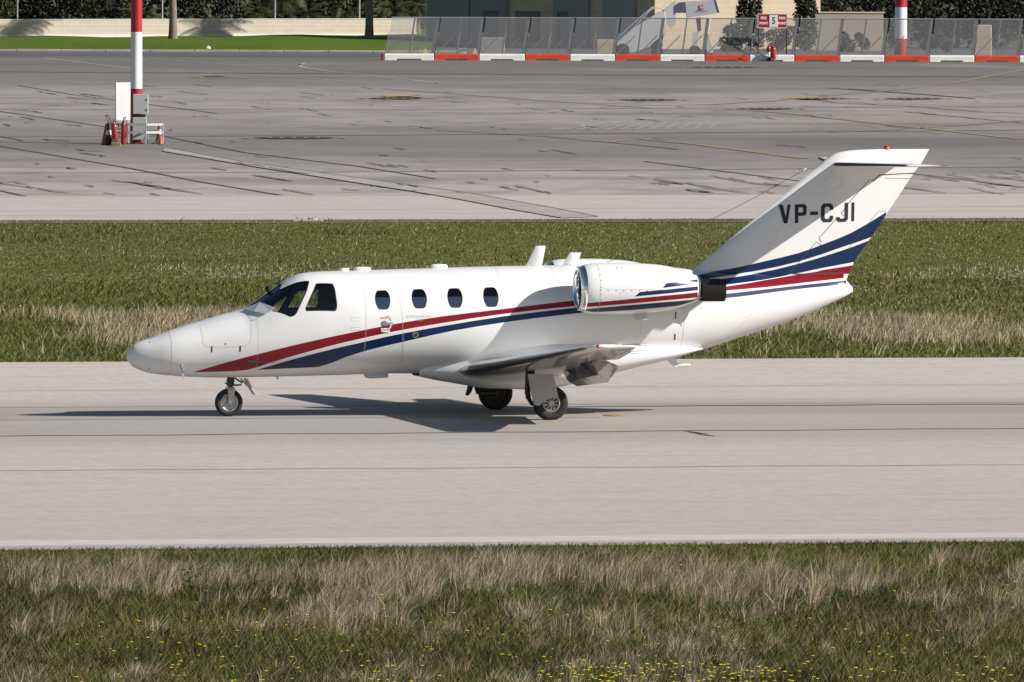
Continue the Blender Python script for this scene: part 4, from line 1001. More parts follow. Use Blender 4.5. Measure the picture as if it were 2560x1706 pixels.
for i in range(rows + 1):
    x = FXA + .02 + (FXB - FXA - .02) * i / rows; t_, b_, w__ = f_top(x), f_bot(x), f_w(x); zc_ = b_ + (t_ - b_) * .52
    for k in range(n + 1):
        th = -pi + pi * 1.0 * k / n                                    # lower half only: port edge, keel, starboard edge
        s_ = sin(th); c_ = cos(th); y = w__ * (abs(c_) ** .62) * (-1 if c_ < 0 else 1); z = zc_ + (zc_ - b_) * (-(abs(s_) ** .75))
        vs.append((x, y, z))
nn = n + 1
fs = [(i * nn + k, i * nn + k + 1, (i + 1) * nn + k + 1, (i + 1) * nn + k) for i in range(rows) for k in range(n)]
mb.add(vs, fs)
# shoulders rolling up into the fuselage
for sg in (-1, 1):
    vs = []
    for i in range(rows + 1):
        x = FXA + .02 + (FXB - FXA - .02) * i / rows; t_, b_, w__ = f_top(x), f_bot(x), f_w(x); zc_ = b_ + (t_ - b_) * .52
        # skin half width at the crease height
        zt = t_; zc0 = zcf(x); den_ = (zc0 - zbot(x)) if zt < zc0 else (ztop(x) - zc0); sk = hwf(x) * sqrt(max(.02, 1 - min(.98, abs((zt - zc0) / den_)) ** 2.1)) - .01
        for k in range(7):
            a = (pi / 2) * k / 6; vs.append((x, sg * (sk + (w__ - sk) * cos(a)), zc_ + (t_ - zc_) * sin(a)))
    mb.add(vs, [(i * 7 + k, i * 7 + k + 1, (i + 1) * 7 + k + 1, (i + 1) * 7 + k) for i in range(rows) for k in range(6)])
FAIR = mb.build('belly_fairing', M_WHITE, JET, smooth=50)
# fin
finLE = interp([ac(u, v)[1] for u, v in ((1690, 705), (1700, 697), (1732, 675.7), (2057, 404), (2066, 396.5), (2075, 390), (2088, 383.5), (2103.6, 379.3), (2124, 376.2), (2146, 374.6), (2180, 373.4), (2230, 372))], [ac(u, v)[0] for u, v in ((1690, 705), (1700, 697), (1732, 675.7), (2057, 404), (2066, 396.5), (2075, 390), (2088, 383.5), (2103.6, 379.3), (2124, 376.2), (2146, 374.6), (2180, 373.4), (2230, 372))])
tp = ((2112, 700), (2110.7, 697), (2128.6, 663), (2175, 597), (2217.9, 532.9), (2285.7, 431), (2303.6, 407.9), (2323, 374), (2319, 370))
finTE = interp([ac(u, v)[1] for u, v in tp], [ac(u, v)[0] for u, v in tp])
ZT = ac(2180, 372.6)[1]; ZST = ac(2084, 411)[1]
def fin_t(z):
    t0 = np.interp(z, [1.9, 2.4, ZST - .1, ZST + .02, ZT - .05, ZT - .01, ZT], [.085, .082, .085, .12, .10, .05, .012]); return float(t0)
def fsec(z): a, b = finLE(z), finTE(z); c_ = b - a; P = afoil(a, 0, c_, fin_t(z) * (1.9 / max(c_, .6) if c_ < 1.9 else 1)); return P
zs = [1.85, 2.05, 2.4, 2.8, 3.2, 3.6, ZST - .12, ZST - .04, ZST + .02, ZST + .06, ZT - .10, ZT - .07, ZT - .045, ZT - .025, ZT - .012, ZT - .003]
mb = MB(); n = len(fsec(2.5)); vs = [(p_[0], p_[1], z) for z in zs for p_ in fsec(z)]; fs = []
for k in range(len(zs) - 1):
    for i in range(n): j = (i + 1) % n; fs.append((k * n + i, k * n + j, (k + 1) * n + j, (k + 1) * n + i))
fs.append(tuple((len(zs) - 1) * n + i for i in range(n)))
mb.add(vs, fs); FIN = mb.build('fin', M_FIN, JET, smooth=45)
def fin_y(x, z):
    a, b = finLE(z), finTE(z); c_ = b - a; fr = min(max((x - a) / c_, 0.0), 1.0); t_ = fin_t(z) * (1.9 / max(c_, .6) if c_ < 1.9 else 1)
    return c_ * 5 * t_ * (0.2969 * sqrt(fr) - 0.126 * fr - 0.3516 * fr ** 2 + 0.2843 * fr ** 3 - 0.1015 * fr ** 4)
def fin_poly(P, off, side=-1): return [(x, side * (fin_y(x, z) + off), z) for x, z in P]
def fin_rib(pix, w, off=.003, closed=False):
    P = [ac(*z8(*q), -.08) for q in pix]; Q = []
    for a, b in zip(P, P[1:] + ([P[0]] if closed else [])):
        L = math.dist(a, b); k = max(1, int(L / .12)); Q += [(a[0] + (b[0] - a[0]) * i / k, a[1] + (b[1] - a[1]) * i / k) for i in range(k)]
    Q.append(P[-1] if not closed else P[0]); mb = MB(); vs = []
    for i, q in enumerate(Q):
        a = Vector(Q[max(i - 1, 0)]); b = Vector(Q[min(i + 1, len(Q) - 1)]); t_ = (b - a).normalized() if (b - a).length > 0 else Vector((1, 0)); nrm = Vector((-t_.y, t_.x)) * w / 2
        vs += fin_poly([(q[0] + nrm.x, q[1] + nrm.y), (q[0] - nrm.x, q[1] - nrm.y)], off)
    return mb.add(vs, [(2 * i, 2 * i + 1, 2 * i + 3, 2 * i + 2) for i in range(len(Q) - 1)])
for pix, w in (([(1660, 262), (1515, 268), (1400, 275), (1370, 300), (1357, 318), (1345, 306)], .014), ([(1333, 302), (1200, 450), (1130, 545), (1148, 560)], .009), ([(1128, 600), (1098, 580), (975, 715), (990, 745)], .009),
               ([(990, 765), (955, 742), (830, 890), (765, 962)], .008), ([(765, 964), (830, 968), (1165, 962)], .016), ([(1455, 528), (1400, 527), (1290, 655), (1185, 790)], .005), ([(1640, 300), (1440, 297)], .005)):
    fin_rib(pix, w).build('rudder_seam', M_SEAMD, FIN, fix=False)
for cx_, cy_, a_, b_ in ((980, 413, 72, 12), (640, 700, 42, 50), (745, 610, 38, 42), (1070, 330, 65, 50)):
    r_ = fin_rib([(cx_ + a_ * cos(t * pi / 10) + (b_ * .25) * sin(t * pi / 10), cy_ - b_ * sin(t * pi / 10)) for t in range(20)], .004, closed=True); r_.build('access_panel_seam', M_SEAM, FIN, fix=False)
LET = {'V': [[(693, 483), (722, 482), (740, 570), (755, 481), (776, 480), (752, 613), (727, 614)]],
       'P': [[(805, 480), (830, 479), (828, 610), (804, 611)], [(830, 479), (872, 477), (887, 492), (886, 545), (871, 560), (829, 561), (829, 538), (856, 537), (862, 530), (862, 508), (856, 501), (829, 502)]],
       'hyphen': [[(912, 531), (967, 530), (967, 554), (912, 555)]],
       'C': [[(988, 495), (1005, 474), (1056, 473), (1074, 492), (1074, 518), (1050, 518), (1050, 505), (1042, 497), (1021, 497), (1014, 506), (1014, 572), (1021, 582), (1043, 581), (1050, 574), (1050, 560), (1074, 559), (1074, 584), (1058, 604), (1006, 605), (988, 584)]],
       'J': [[(1157, 470), (1181, 469), (1180, 584), (1163, 602), (1114, 603), (1096, 586), (1096, 570), (1120, 569), (1125, 580), (1151, 579), (1156, 572)]],
       'I': [[(1205, 467), (1225, 466), (1224, 597), (1205, 598)]]}
def flat_poly(mb, P, off, side):
    tri = [tuple(t) for t in mgeo.tessellate_polygon([[Vector((q[0], q[1], 0)) for q in P]])]; Q = [tuple(q) for q in P]
    for _ in range(3):
        nt_ = []
        for a, b, c_ in tri:
            if max(math.dist(Q[a], Q[b]), math.dist(Q[b], Q[c_]), math.dist(Q[c_], Q[a])) < .05: nt_.append((a, b, c_)); continue
            i0 = len(Q); Q += [((Q[p_][0] + Q[q_][0]) / 2, (Q[p_][1] + Q[q_][1]) / 2) for p_, q_ in ((a, b), (b, c_), (c_, a))]; nt_ += [(a, i0, i0 + 2), (i0, b, i0 + 1), (i0 + 2, i0 + 1, c_), (i0, i0 + 1, i0 + 2)]
        tri = nt_
    mb.add(fin_poly(Q, off, side), tri)
rg = MB()
for k, polys in LET.items():
    for po in polys: flat_poly(rg, [ac(*z8(*q), -.09) for q in po], .005, -1)
# starboard side reads the same way round
xm = [ac(*z8(q, 540), -.09)[0] for q in (693, 1225)]
for k, polys in LET.items():
    for po in polys: flat_poly(rg, [(xm[0] + xm[1] - a[0], a[1]) for a in [ac(*z8(*q), -.09) for q in po]], .005, 1)
rg.build('registration_lettering', M_BLACKP, FIN, fix=False)
# beacon
bx, bz = ac(*z8(1445, 85)); MB().lathe((bx, 0, bz - .035), [(.052, 0), (.05, .03), (.038, .06), (.015, .075), (0, .077)], n=16).build('beacon', M_REDL, FIN, smooth=60)
# stabiliser
sl = interp([0, 2.87], [ac(2084, 411)[0] - .05, ac(2267.9, 415, -2.86)[0]]); stt = interp([0, 2.87], [ac(2355, 414, -2.86)[0] - .02 + .06, ac(2355, 414, -2.86)[0] - .02]); sz = interp([0, 2.87], [ac(2084, 411)[1], ac(2300, 414.5, -2.86)[1]])
def ssec(y): a = abs(y); return afoil(sl(a), sz(a), stt(a) - sl(a), .085)
for S in (-1, 1):
    secs = [(S * y, ssec(y)) for y in (0.0, 1, 2, 2.80)]; P = ssec(2.8); secs.append((S * 2.86, [(p_[0] + .02, sz(2.86) + (p_[1] - sz(2.8)) * .4) for p_ in P]))
    ST = loft(secs).build('tailplane', M_WHITE, JET, smooth=40); boot(ssec, [S * y for y in (.1, 1, 2, 2.8)], .07, M_RUB, 'leading_edge', ST)
    for yy in (1.6, 2.2, 2.7): MB().tube([(stt(yy), S * yy, sz(yy)), (stt(yy) + .14, S * yy, sz(yy))], .003, 4).build('static_wick', M_DKMET, ST)
e = ac(*z8(1192, 1052)); MB().tube([(e[0] - .02, 0, e[1]), (e[0] + .15, 0, e[1])], .006, 5).build('static_wick', M_STEEL, JET)
# ------------------------------------------------------------------ engines
XL = ac(*z7(558, 600), -NY)[0]                                        # lip front
XE = ac(*z7(1738, 620), -NY - .1)[0]                                  # rear rim
NPX = [ac(u, v, -NY)[0] for u, v in [z7(*q) for q in ((640, 600), (740, 600), (1000, 600), (1300, 600), (1450, 600), (1600, 600), (1735, 600))]]
NRF = pchip([XL] + NPX, [.315, .378, .398, .402, .378, .345, .275, .195]); NR = lambda x: NRF(min(max(x, XL), XE))
def nstr(col, top, bot): return sp(col, [z7(*q) for q in top], [z7(*q) for q in bot], 'nac')
S_N = [nstr(RED, [(600, 783), (640, 778), (1100, 735), (1400, 706), (1745, 671)], [(600, 819), (630, 815), (1100, 780), (1400, 752), (1745, 720)]),
       nstr(BLUE, [(640, 838), (740, 828), (1100, 795), (1400, 769), (1745, 740)], [(640, 850), (700, 864), (760, 866), (1100, 846), (1400, 818), (1560, 802), (1745, 745)]),
       nstr(BLUE, [(1125, 711), (1175, 668), (1400, 647), (1745, 611)], [(1125, 713), (1200, 706), (1400, 687), (1745, 650)]),
       nstr(BLUE, [(1400, 626), (1435, 582), (1580, 565), (1745, 543)], [(1400, 628), (1480, 619), (1580, 606), (1745, 583)])]
M_NAC = livery('nacelle_paint', S_N)
def ring_obj(name, prof_, y0, mat, parent, n=48, smooth=50): return MB().lathe((0, y0, NZ), prof_, 'x', n).build(name, mat, parent, smooth=smooth, fix=False)
XLP = ac(*z7(652, 600), -NY - .3)[0]
for S in (-1, 1):
    y0 = S * NY
    prof_ = [(NR(XLP + (XE - XLP) * i / 40), XLP + (XE - XLP) * i / 40) for i in range(41)]
    EN = ring_obj('engine', prof_, y0, M_NAC, JET)
    lip = []
    for i in range(15):                                               # rounded chrome lip: outside, round the front, into the duct
        a = i / 14 * pi; lip.append((.315 + (NR(XLP) - .315) * max(0, cos(a)) ** .8 - .035 * max(0, -cos(a)) if True else 0, XLP - (XLP - XL) * sin(a) ** .75))
    lip = [(NR(XLP), XLP), (NR(XL + .10), XL + .10), (NR(XL + .05), XL + .05), (.348, XL + .02), (.328, XL + .004), (.312, XL), (.298, XL + .006), (.286, XL + .025), (.279, XL + .06), (.276, XL + .12)]
    lip = lip[:1] + [(NR(XLP) * .5 + NR(XL + .1) * .5, (XLP + XL + .1) / 2)] + lip[1:] if XLP > XL + .1 else lip
    ring_obj('inlet_lip', lip, y0, M_CHROME, EN)
    ring_obj('inlet_duct', [(.276, XL + .12), (.275, XL + .38), (.27, XL + .52)], y0, M_DKMET, EN)
    fan = MB().lathe((0, y0, NZ), [(.272, XL + .47), (.0, XL + .48)], 'x', 32)
    for k in range(19):
        a = 2 * pi * k / 19; b = a + .24
        fan.add([(XL + .40, y0 + .07 * cos(a), NZ + .07 * sin(a)), (XL + .46, y0 + .07 * cos(b), NZ + .07 * sin(b)), (XL + .46, y0 + .265 * cos(b + .2), NZ + .265 * sin(b + .2)), (XL + .40, y0 + .265 * cos(a + .1), NZ + .265 * sin(a + .1))], [(0, 1, 2, 3)])
    fan.build('fan', M_SOOT_SHADE, EN, fix=False)  # fan, duct and spinner blackened in colour for the shade inside the inlet
    ring_obj('spinner', [(.085, XL + .42), (.07, XL + .36), (.04, XL + .30), (.0, XL + .27)], y0, M_DKMET, EN, 20)
    ring_obj('rear_rim', [(.195, XE), (.198, XE + .005), (.198, XE + .03), (.19, XE + .035), (.175, XE + .0)], y0, M_STEEL, EN)
    ring_obj('exhaust_nozzle', [(.172, XE - .05), (.165, XE + .06), (.15, XE + .10), (.14, XE + .10), (.145, XE - .1), (.0, XE - .12)], y0, M_SOOT_SHADE, EN)
    # thrust attenuator paddles, curved black plates standing behind the nozzle
    pa = MB(); x0, x1 = XE + .055, XE + .055 + .385
    for sg in (-1, 1):
        vs = []; m_ = 12
        for i in range(m_ + 1):
            a = -0.95 + 1.9 * i / m_
            for rr in (.215, .200):
                for xx in (x0 + (.05 if abs(a) > .75 else 0), x1 - (.02 if abs(a) > .8 else 0)): vs.append((xx, y0 + sg * rr * cos(a * 1.0), NZ - .045 + (.17 if rr > .21 else .165) * a * 1.02 if False else NZ - .03 + rr * sin(a)))
        q = []
        for i in range(m_): b = i * 4; q += [(b, b + 1, b + 5, b + 4), (b + 2, b + 6, b + 7, b + 3), (b, b + 4, b + 6, b + 2), (b + 1, b + 3, b + 7, b + 5)]
        q += [(0, 2, 3, 1), (m_ * 4, m_ * 4 + 1, m_ * 4 + 3, m_ * 4 + 2)]
        pa.add(vs, q)
    pa.tube([(XE - .02, y0 - .17, NZ - .05), (x0 + .12, y0 - .2, NZ - .05)], .015, 6); pa.tube([(XE - .02, y0 + .17, NZ - .05), (x0 + .12, y0 + .2, NZ - .05)], .015, 6)
    pa.build('thrust_attenuator', M_SOOT_SHADE, EN, smooth=50)
    # pylon
    py = []
    for yy in (.50, .62, .74, .82):
        P = afoil(XL + .45, NZ - .02, 1.72, .10); py.append((S * yy, P))
    loft(py).build('pylon', M_WHITE, EN, smooth=40)
    P = [(XE - .35, NZ - .10), (XE + .60, NZ - .05), (XE + .80, NZ - .19), (XE - .30, NZ - .21)]
    # scoop and drain under the nacelle
    sx0 = ac(*z7(1100, 900), y0)[0] if S < 0 else ac(*z7(1100, 900), -NY)[0]; zb = NZ - .40
    MB().prism([(sx0, zb + .02), (sx0 + .05, zb - .085), (sx0 + .225, zb - .085), (sx0 + .225, zb + .03)], y0 - .07, y0 + .07).build('scoop', M_GREYP, EN)
    # rivets and panel lines on the cowl
    def nacp(x, a, off=.002): r = NR(x) + off; return (x, y0 + S * r * cos(a), NZ + r * sin(a))
    def nang(v): # height in the photo -> angle
        z = ac(1500, v, -NY - .35)[1]; return math.asin(max(-1, min(1, (z - NZ) / .40)))
    rb_ = MB()
    def nrib(pts, w):
        vs = []
        for i, (x, a) in enumerate(pts):
            x2, a2 = pts[min(i + 1, len(pts) - 1)]; x1_, a1 = pts[max(i - 1, 0)]; dx, da = x2 - x1_, (a2 - a1) * .4; L = sqrt(dx * dx + da * da) or 1; nx_, na = -da / L * w / 2, dx / L * w / 2 / .4
            vs += [nacp(x + nx_, a + na), nacp(x - nx_, a - na)]
        rb_.add(vs, [(2 * i, 2 * i + 1, 2 * i + 3, 2 * i + 2) for i in range(len(pts) - 1)])
    xa = NPX[1] - .01; xc_ = NPX[3] + .22
    nrib([(xa, -1.4 + 2.8 * i / 30) for i in range(31)], .004); nrib([(xa + (xc_ - xa) * i / 20, .02 - .06 * i / 20) for i in range(21)], .003)
    nrib([(xa + .27 + q[0], .55 + q[1]) for q in [(0, .62), (.0, 0), (.01, -.03), (.13, -.03), (.14, 0), (.14, .62)]], .003); nrib([(xa + .33 + q[0], q[1]) for q in [(0, -.08), (.07, -.08), (.085, -.12), (.085, -.36), (.07, -.42), (.0, -.42), (-.012, -.36), (-.012, -.12), (0, -.08)]], .0025)
    rb_.build('cowl_seam', M_SEAM, EN, fix=False)
    rd_ = MB()
    def nd(x, a, r=.008): 
        c0 = Vector(nacp(x, a, .0025)); rd_.add([nacp(x + r * cos(k * pi / 3), a + r / .4 * sin(k * pi / 3), .003) for k in range(6)], [tuple(range(6))])
    for k in range(9): nd(xa + .01, -1.0 + .27 * k)
    for k in range(9): nd(xa + .0 + .124 * k, -.035 - .005 * k)
    for k in range(2): nd(xa + .30 + .075 * k, .95, .012)
    for q in ((1.08, .62), (1.12, .62), (1.08, -.62), (1.12, -.62), (1.08, -1.1), (1.35, .3), (1.4, .25), (1.35, -.5)): nd(xa + q[0], q[1], .006)
    rd_.build('cowl_fasteners', M_DKMET, EN, fix=False)

# ------------------------------------------------------------------ landing gear
def wheel(c, R, w, hubr, parent, spokes=0, hm=None):
    x, y, z = c
    pr = [(hubr, -w * .36), (hubr + .02, -w * .42), (R * .80, -w * .5), (R * .92, -w * .44), (R * .985, -w * .28), (R, -w * .1), (R, w * .1), (R * .985, w * .28), (R * .92, w * .44), (R * .80, w * .5), (hubr + .02, w * .42), (hubr, w * .36)]
    MB().lathe((x, y, z), pr, 'y', 40).build('tyre', M_TYRE, parent, smooth=50)
    hb = MB()
    for sg in (-1, 1):
        hb.lathe((x, y, z), [(hubr + .004, sg * w * .37), (hubr - .012, sg * w * .40), (hubr - .02, sg * w * .36), (hubr - .03, sg * w * .26), (.055, sg * w * .22), (.045, sg * w * .34), (0, sg * w * .35)], 'y', 30)
    H_ = hb.build('wheel_hub', hm or M_STEEL, parent, smooth=35)
    if spokes:
        sp_ = MB()
        for k in range(spokes):
            a = 2 * pi * k / spokes; rr = hubr * .62
            for sg in (-1, 1):
                cx_, cz_ = x + rr * cos(a), z + rr * sin(a)
                sp_.add([(cx_ + cos(a) * .028 * ca + -sin(a) * .016 * sa, y + sg * (w * .245 + .006), cz_ + sin(a) * .028 * ca + cos(a) * .016 * sa) for ca, sa in [(cos(t * pi / 4), sin(t * pi / 4)) for t in range(8)]], [tuple(range(8))])
        sp_.build('cooling_hole', M_RUB, parent, fix=False)
for S, cc in ((-1, ac(*z6(885, 868), -2.0)), (1, ac(*z6(375, 835), 1.98))):
    R = .272; wx, wz_ = .005, R - .004; yw = S * 1.98
    # trailing link: leg comes down ahead of the wheel, arm runs aft to the axle
    q = lambda X_, Y_: ac(*z6(X_, Y_), -1.90)
    A = q(690, 620); B_ = q(665, 800); C_ = q(700, 865)
    g = MB(); yl = S * 1.86
    g.tube([(A[0] + .02, S * 1.85, A[1] + .14), (A[0], yl, A[1]), (B_[0] + .03, yl, B_[1] + .05), (B_[0] + .05, yl, B_[1] - .02)], [.05, .048, .045, .04], 12)
    g.tube([(B_[0] + .03, yl, B_[1] - .0), (C_[0] + .04, yl, C_[1] - .01), (wx, S * 1.87, wz_)], [.04, .038, .035], 10)
    g.tube([(wx, S * 1.85, wz_), (wx, yw, wz_)], .032, 10); g.tube([(A[0] + .16, yl, A[1] - .02), (B_[0] + .15, yl, B_[1] - .05)], [.03, .022], 8)
    g.tube([(A[0] + .05, S * 1.84, A[1] - .03), (A[0] + .1, S * 1.1, A[1] + .05)], .026, 8)
    g.box((A[0] - .02, yl - .05, A[1] - .10), (A[0] + .10, yl + .05, A[1] + .08), bev=.015)
    G = g.build('main_landing_gear', M_DKMET, JET, smooth=40)
    wheel((wx, yw, wz_), R, .19, .135, G, 10, M_DKMET if S > 0 else None)  # far hub gets darker metal, its shade put into the colour
    # door plate covering the leg, outboard
    D = [ac(*z6(*p_), -2.10) for p_ in ((680, 590), (920, 590), (945, 690), (972, 822), (930, 815), (870, 828), (820, 860), (790, 890), (742, 884), (712, 780))]
    G2 = MB().prism(D, S * 2.095, S * 2.115).build('gear_door', M_GREYP, G)
    g = MB(); g.prism([ac(*z6(*p_), 1.2) for p_ in ((110, 690), (165, 690), (140, 760), (112, 795), (84, 790))] if S > 0 else [(A[0] - .25, .60), (A[0] - .1, .60), (A[0] - .15, .45), (A[0] - .22, .42)], S * 1.15, S * 1.18)
    if S > 0: g.build('gear_door', M_DKMET, G)
# nose gear
NG = ac(*z4(1040, 1310), 0); nx_, nz_ = NG[0], .222
g = MB(); T_ = ac(*z4(1055, 1080), 0)
g.tube([(T_[0], 0, T_[1] + .12), (T_[0], 0, T_[1] - .10)], .055, 14); g.lathe((T_[0], 0, T_[1] - .115), [(.03, -.03), (.062, -.02), (.062, .02), (.03, .03)], n=14)
g.lathe((T_[0], 0, T_[1] - .06), [(.03, -.02), (.068, -.012), (.068, .012), (.03, .02)], n=14)
g.tube([(T_[0], 0, T_[1] - .10), (T_[0] + .0, 0, T_[1] - .17)], .04, 12)
q = [ac(*z4(*p_), 0) for p_ in ((1095, 1090), (1160, 1130), (1150, 1150), (1080, 1152))]; g.tube([(p_[0], 0, p_[1]) for p_ in q], .014, 8)
q = [ac(*z4(*p_), 0) for p_ in ((1005, 1130), (1030, 1145))]; g.tube([(p_[0], 0, p_[1]) for p_ in q], .012, 6)
g.tube([(ac(*z4(1100, 1085), 0)[0], 0, .72), (T_[0] + .02, 0, T_[1] - .16)], .012, 6)
G = g.build('nose_landing_gear', M_DKMET, JET, smooth=40)
fk = MB()
for sg in (-1, 1):
    fk.prism([(T_[0] - .06, T_[1] - .16), (T_[0] + .055, T_[1] - .16), (T_[0] + .04, T_[1] - .30), (nx_ + .025, nz_ - .01), (nx_ - .02, nz_ - .01), (T_[0] - .05, T_[1] - .30)], sg * .085, sg * .10)
fk.box((T_[0] - .06, -.10, T_[1] - .19), (T_[0] + .055, .10, T_[1] - .155), bev=.01); fk.build('fork', M_STEEL, G)
wheel((nx_, 0, nz_), .218, .13, .135, G)
D = [ac(*z4(*p_), -.10) for p_ in ((1180, 1092), (1195, 1092), (1225, 1150), (1278, 1236), (1262, 1236), (1215, 1165))]
MB().prism(D, -.25, -.02).build('gear_door', M_GREYP, G); MB().prism([ac(*z4(*p_), 0) for p_ in ((1135, 1090), (1150, 1090), (1220, 1165), (1205, 1165))], -.05, .03).build('door_link', M_STEEL, G)
dots([], .01)
# ------------------------------------------------------------------ light mast with its equipment (apron, left)
def at(u, v, z=0.0): return gd(u, v, z)                              # ground point in the 2353 px wide view
M_REDP = simple('mast_red', (0.36, 0.012, 0.022), .45, var=.12, vscale=2); M_WHP = simple('mast_white', (0.78, 0.78, 0.79), .45, var=.04, vscale=2)
M_GALV = simple('galvanised_steel', (0.46, 0.47, 0.48), .45, .55, var=.15, vscale=6)
M_BOXG = simple('cabinet_grey', (0.42, 0.45, 0.43), .5, var=.05, vscale=4)
M_ORANGE = simple('cone_orange', (0.75, 0.09, 0.02), .5); M_EXR = simple('extinguisher_red', (0.34, 0.010, 0.014), .25, coat=.6)
M_BOARD = simple('board_white', (0.72, 0.72, 0.71), .5, var=.03, vscale=3)
mx_, my_ = at(313, 331); sc_m = my_ / (F / K)                        # metres per px there
MAST = empty('light_mast', (mx_, my_, 0)); tag(MAST, 'tall red and white banded light mast ringed by a guard rail on the apron', 'light mast', 'banded light masts')
zpx = lambda v, y=my_: at_depth(0, v * K, y)[2]
bands = [(0, zpx(324), M_REDP), (zpx(324), zpx(203) - .18, M_REDP), (zpx(203) - .18, zpx(203), M_REDP), (zpx(203), zpx(73), M_WHP), (zpx(73), zpx(73) + 2.1, M_REDP), (zpx(73) + 2.1, zpx(73) + 4.2, M_WHP), (zpx(73) + 4.2, zpx(73) + 6.3, M_REDP), (zpx(73) + 6.3, zpx(73) + 8.4, M_WHP), (zpx(73) + 8.4, 16, M_REDP)]
mr = lambda z: .215 - .006 * z * .5
vs_, done = 0, 0
zz = [0] + [b[1] for b in bands[1:]]; mats_ = [M_REDP, M_WHP]
mb = MB(); zc_ = [0, zpx(203), zpx(73)] + [zpx(73) + 2.1 * k for k in range(1, 5)] + [15.5]
for i, (a, b) in enumerate(zip(zc_, zc_[1:])): mb.lathe((0, 0, 0), [(mr(a), a), (mr(b), b)], n=32, mi=i % 2)
mb.build('mast_pole', mats_, MAST, smooth=50)
mb = MB().box((-.9, -.15, 15.5), (.9, .15, 15.62)); mb.build('lamp_bar', M_GALV, MAST)
for k in (-.7, 0, .7): MB().box((k - .2, -.25, 15.3), (k + .2, .1, 15.5), bev=.03).build('floodlight', M_GALV, MAST)
def mbox(name, u0, u1, v0, v1, y0, y1, mat, parent, bev=.015, ox=mx_, oy=my_):
    a = at_depth(u0 * K, v1 * K, oy + y0); b = at_depth(u1 * K, v0 * K, oy + y0)
    return MB().box((a[0] - ox, y0, a[2]), (b[0] - ox, y1, b[2]), bev=bev).build(name, mat, parent)
c1 = mbox('cabinet', 305.5, 340.5, 217, 262, -.42, -.20, M_BOXG, MAST)
for v in (229.5, 253): mbox('cabinet_lock', 335, 338, v - 2, v + 2, -.43, -.42, M_DKMET, c1, 0)
mbox('cabinet', 304.5, 337, 270, 321, -.42, -.22, M_BOXG, MAST)
mbox('cable_bracket', 304, 334, 263, 270, -.26, -.20, M_DKMET, MAST, 0)
# white board beside the mast
BD = empty('notice_board', (at(282, 322)[0], my_ + .45, 0), radians(22)); tag(BD, 'tall blank white board standing behind the red and white mast', 'board')
bx0 = at_depth(265.5 * K, 277 * K, my_ + .45); bx1 = at_depth(302 * K, 190 * K, my_ + .45); ox_ = BD.location.x
MB().box((bx0[0] - ox_, -.02, bx0[2]), (bx0[0] - ox_ + (bx1[0] - bx0[0]) * 1.06, .06, bx1[2]), bev=.004).build('panel', M_BOARD, BD)
MB().box((bx0[0] - ox_, -.01, bx0[2] - .10), (bx1[0] - ox_, .05, bx0[2] - .003)).build('lower_rail', M_GALV, BD)
for q in (bx0[0] - ox_ + .05, bx1[0] - ox_ - .05): MB().tube([(q, .09, 0), (q, .09, bx1[2] - .1)], .025, 8).build('leg', M_GALV, BD)
# octagonal guard rail
GR_ = empty('guard_rail', (mx_ - .03, my_, 0)); tag(GR_, 'waist high grey steel guard rail ringing the foot of the red and white mast', 'guard rail')
R_ = 1.08; oc = [(R_ * cos(pi / 8 + k * pi / 4), R_ * .92 * sin(pi / 8 + k * pi / 4)) for k in range(8)]
for z0 in (.38, .66):
    rl = MB()
    for k in range(8):
        a = Vector(oc[k]); b = Vector(oc[(k + 1) % 8]); n_ = Vector((a.y - b.y, b.x - a.x)).normalized() * -.03
        P4 = [a, b, b - n_, a - n_]; rl.add([(p_.x, p_.y, z0) for p_ in P4] + [(p_.x, p_.y, z0 + .085) for p_ in P4], [(0, 1, 2, 3), (7, 6, 5, 4), (0, 4, 5, 1), (1, 5, 6, 2), (2, 6, 7, 3), (3, 7, 4, 0)])
    rl.build('rail', M_GALV, GR_)
for k in range(8):
    p_ = oc[k]; MB().box((p_[0] * .97 - .03, p_[1] * .97 - .03, 0), (p_[0] * .97 + .03, p_[1] * .97 + .03, .745), bev=.006).build('post', M_GALV, GR_)
    if k in (5, 6, 7): MB().tube([(p_[0] * .97, p_[1] * .97, .38), (p_[0] * .75, p_[1] * .75 - .02, .02)], .02, 6).build('brace', M_GALV, GR_)
def cone(x, y, h, label, lean=0, mat=None, band=True):
    C_ = empty('traffic_cone', (x, y, 0)); tag(C_, label, 'traffic cone', 'traffic cones by the mast'); C_.rotation_euler = (0, lean, .3)
    MB().box((-h * .24, -h * .24, 0), (h * .24, h * .24, .03), bev=.008).build('base', M_RUB, C_)
    b = MB().lathe((0, 0, 0), [(h * .19, .03), (h * .06, h * .93), (h * .045, h), (0, h)], n=20); o = b.build('cone_body', mat or M_ORANGE, C_, smooth=50)
    if band: MB().lathe((0, 0, 0), [(h * .19 - (h * .13) * .45 + .004, h * .45), (h * .19 - h * .13 * .68 + .004, h * .66)], n=20).build('white_sleeve', M_WHITED, C_, smooth=50)
    return C_
q = at(369, 333); cone(q[0], q[1] - .0, .36, 'small plain orange cone at the right corner of the guard rail', band=False)
q = at(364, 331); cone(q[0] + .02, q[1] + .5, .75, 'tall faded orange cone inside the right end of the guard rail', mat=simple('faded_orange', (.34, .05, .025), .7))
q = at(249, 335); cone(q[0] - .0, q[1] + .4, .82, 'dark red cone with white sleeve at the left end of the guard rail', mat=simple('dark_red_cone', (.08, .010, .012), .7))
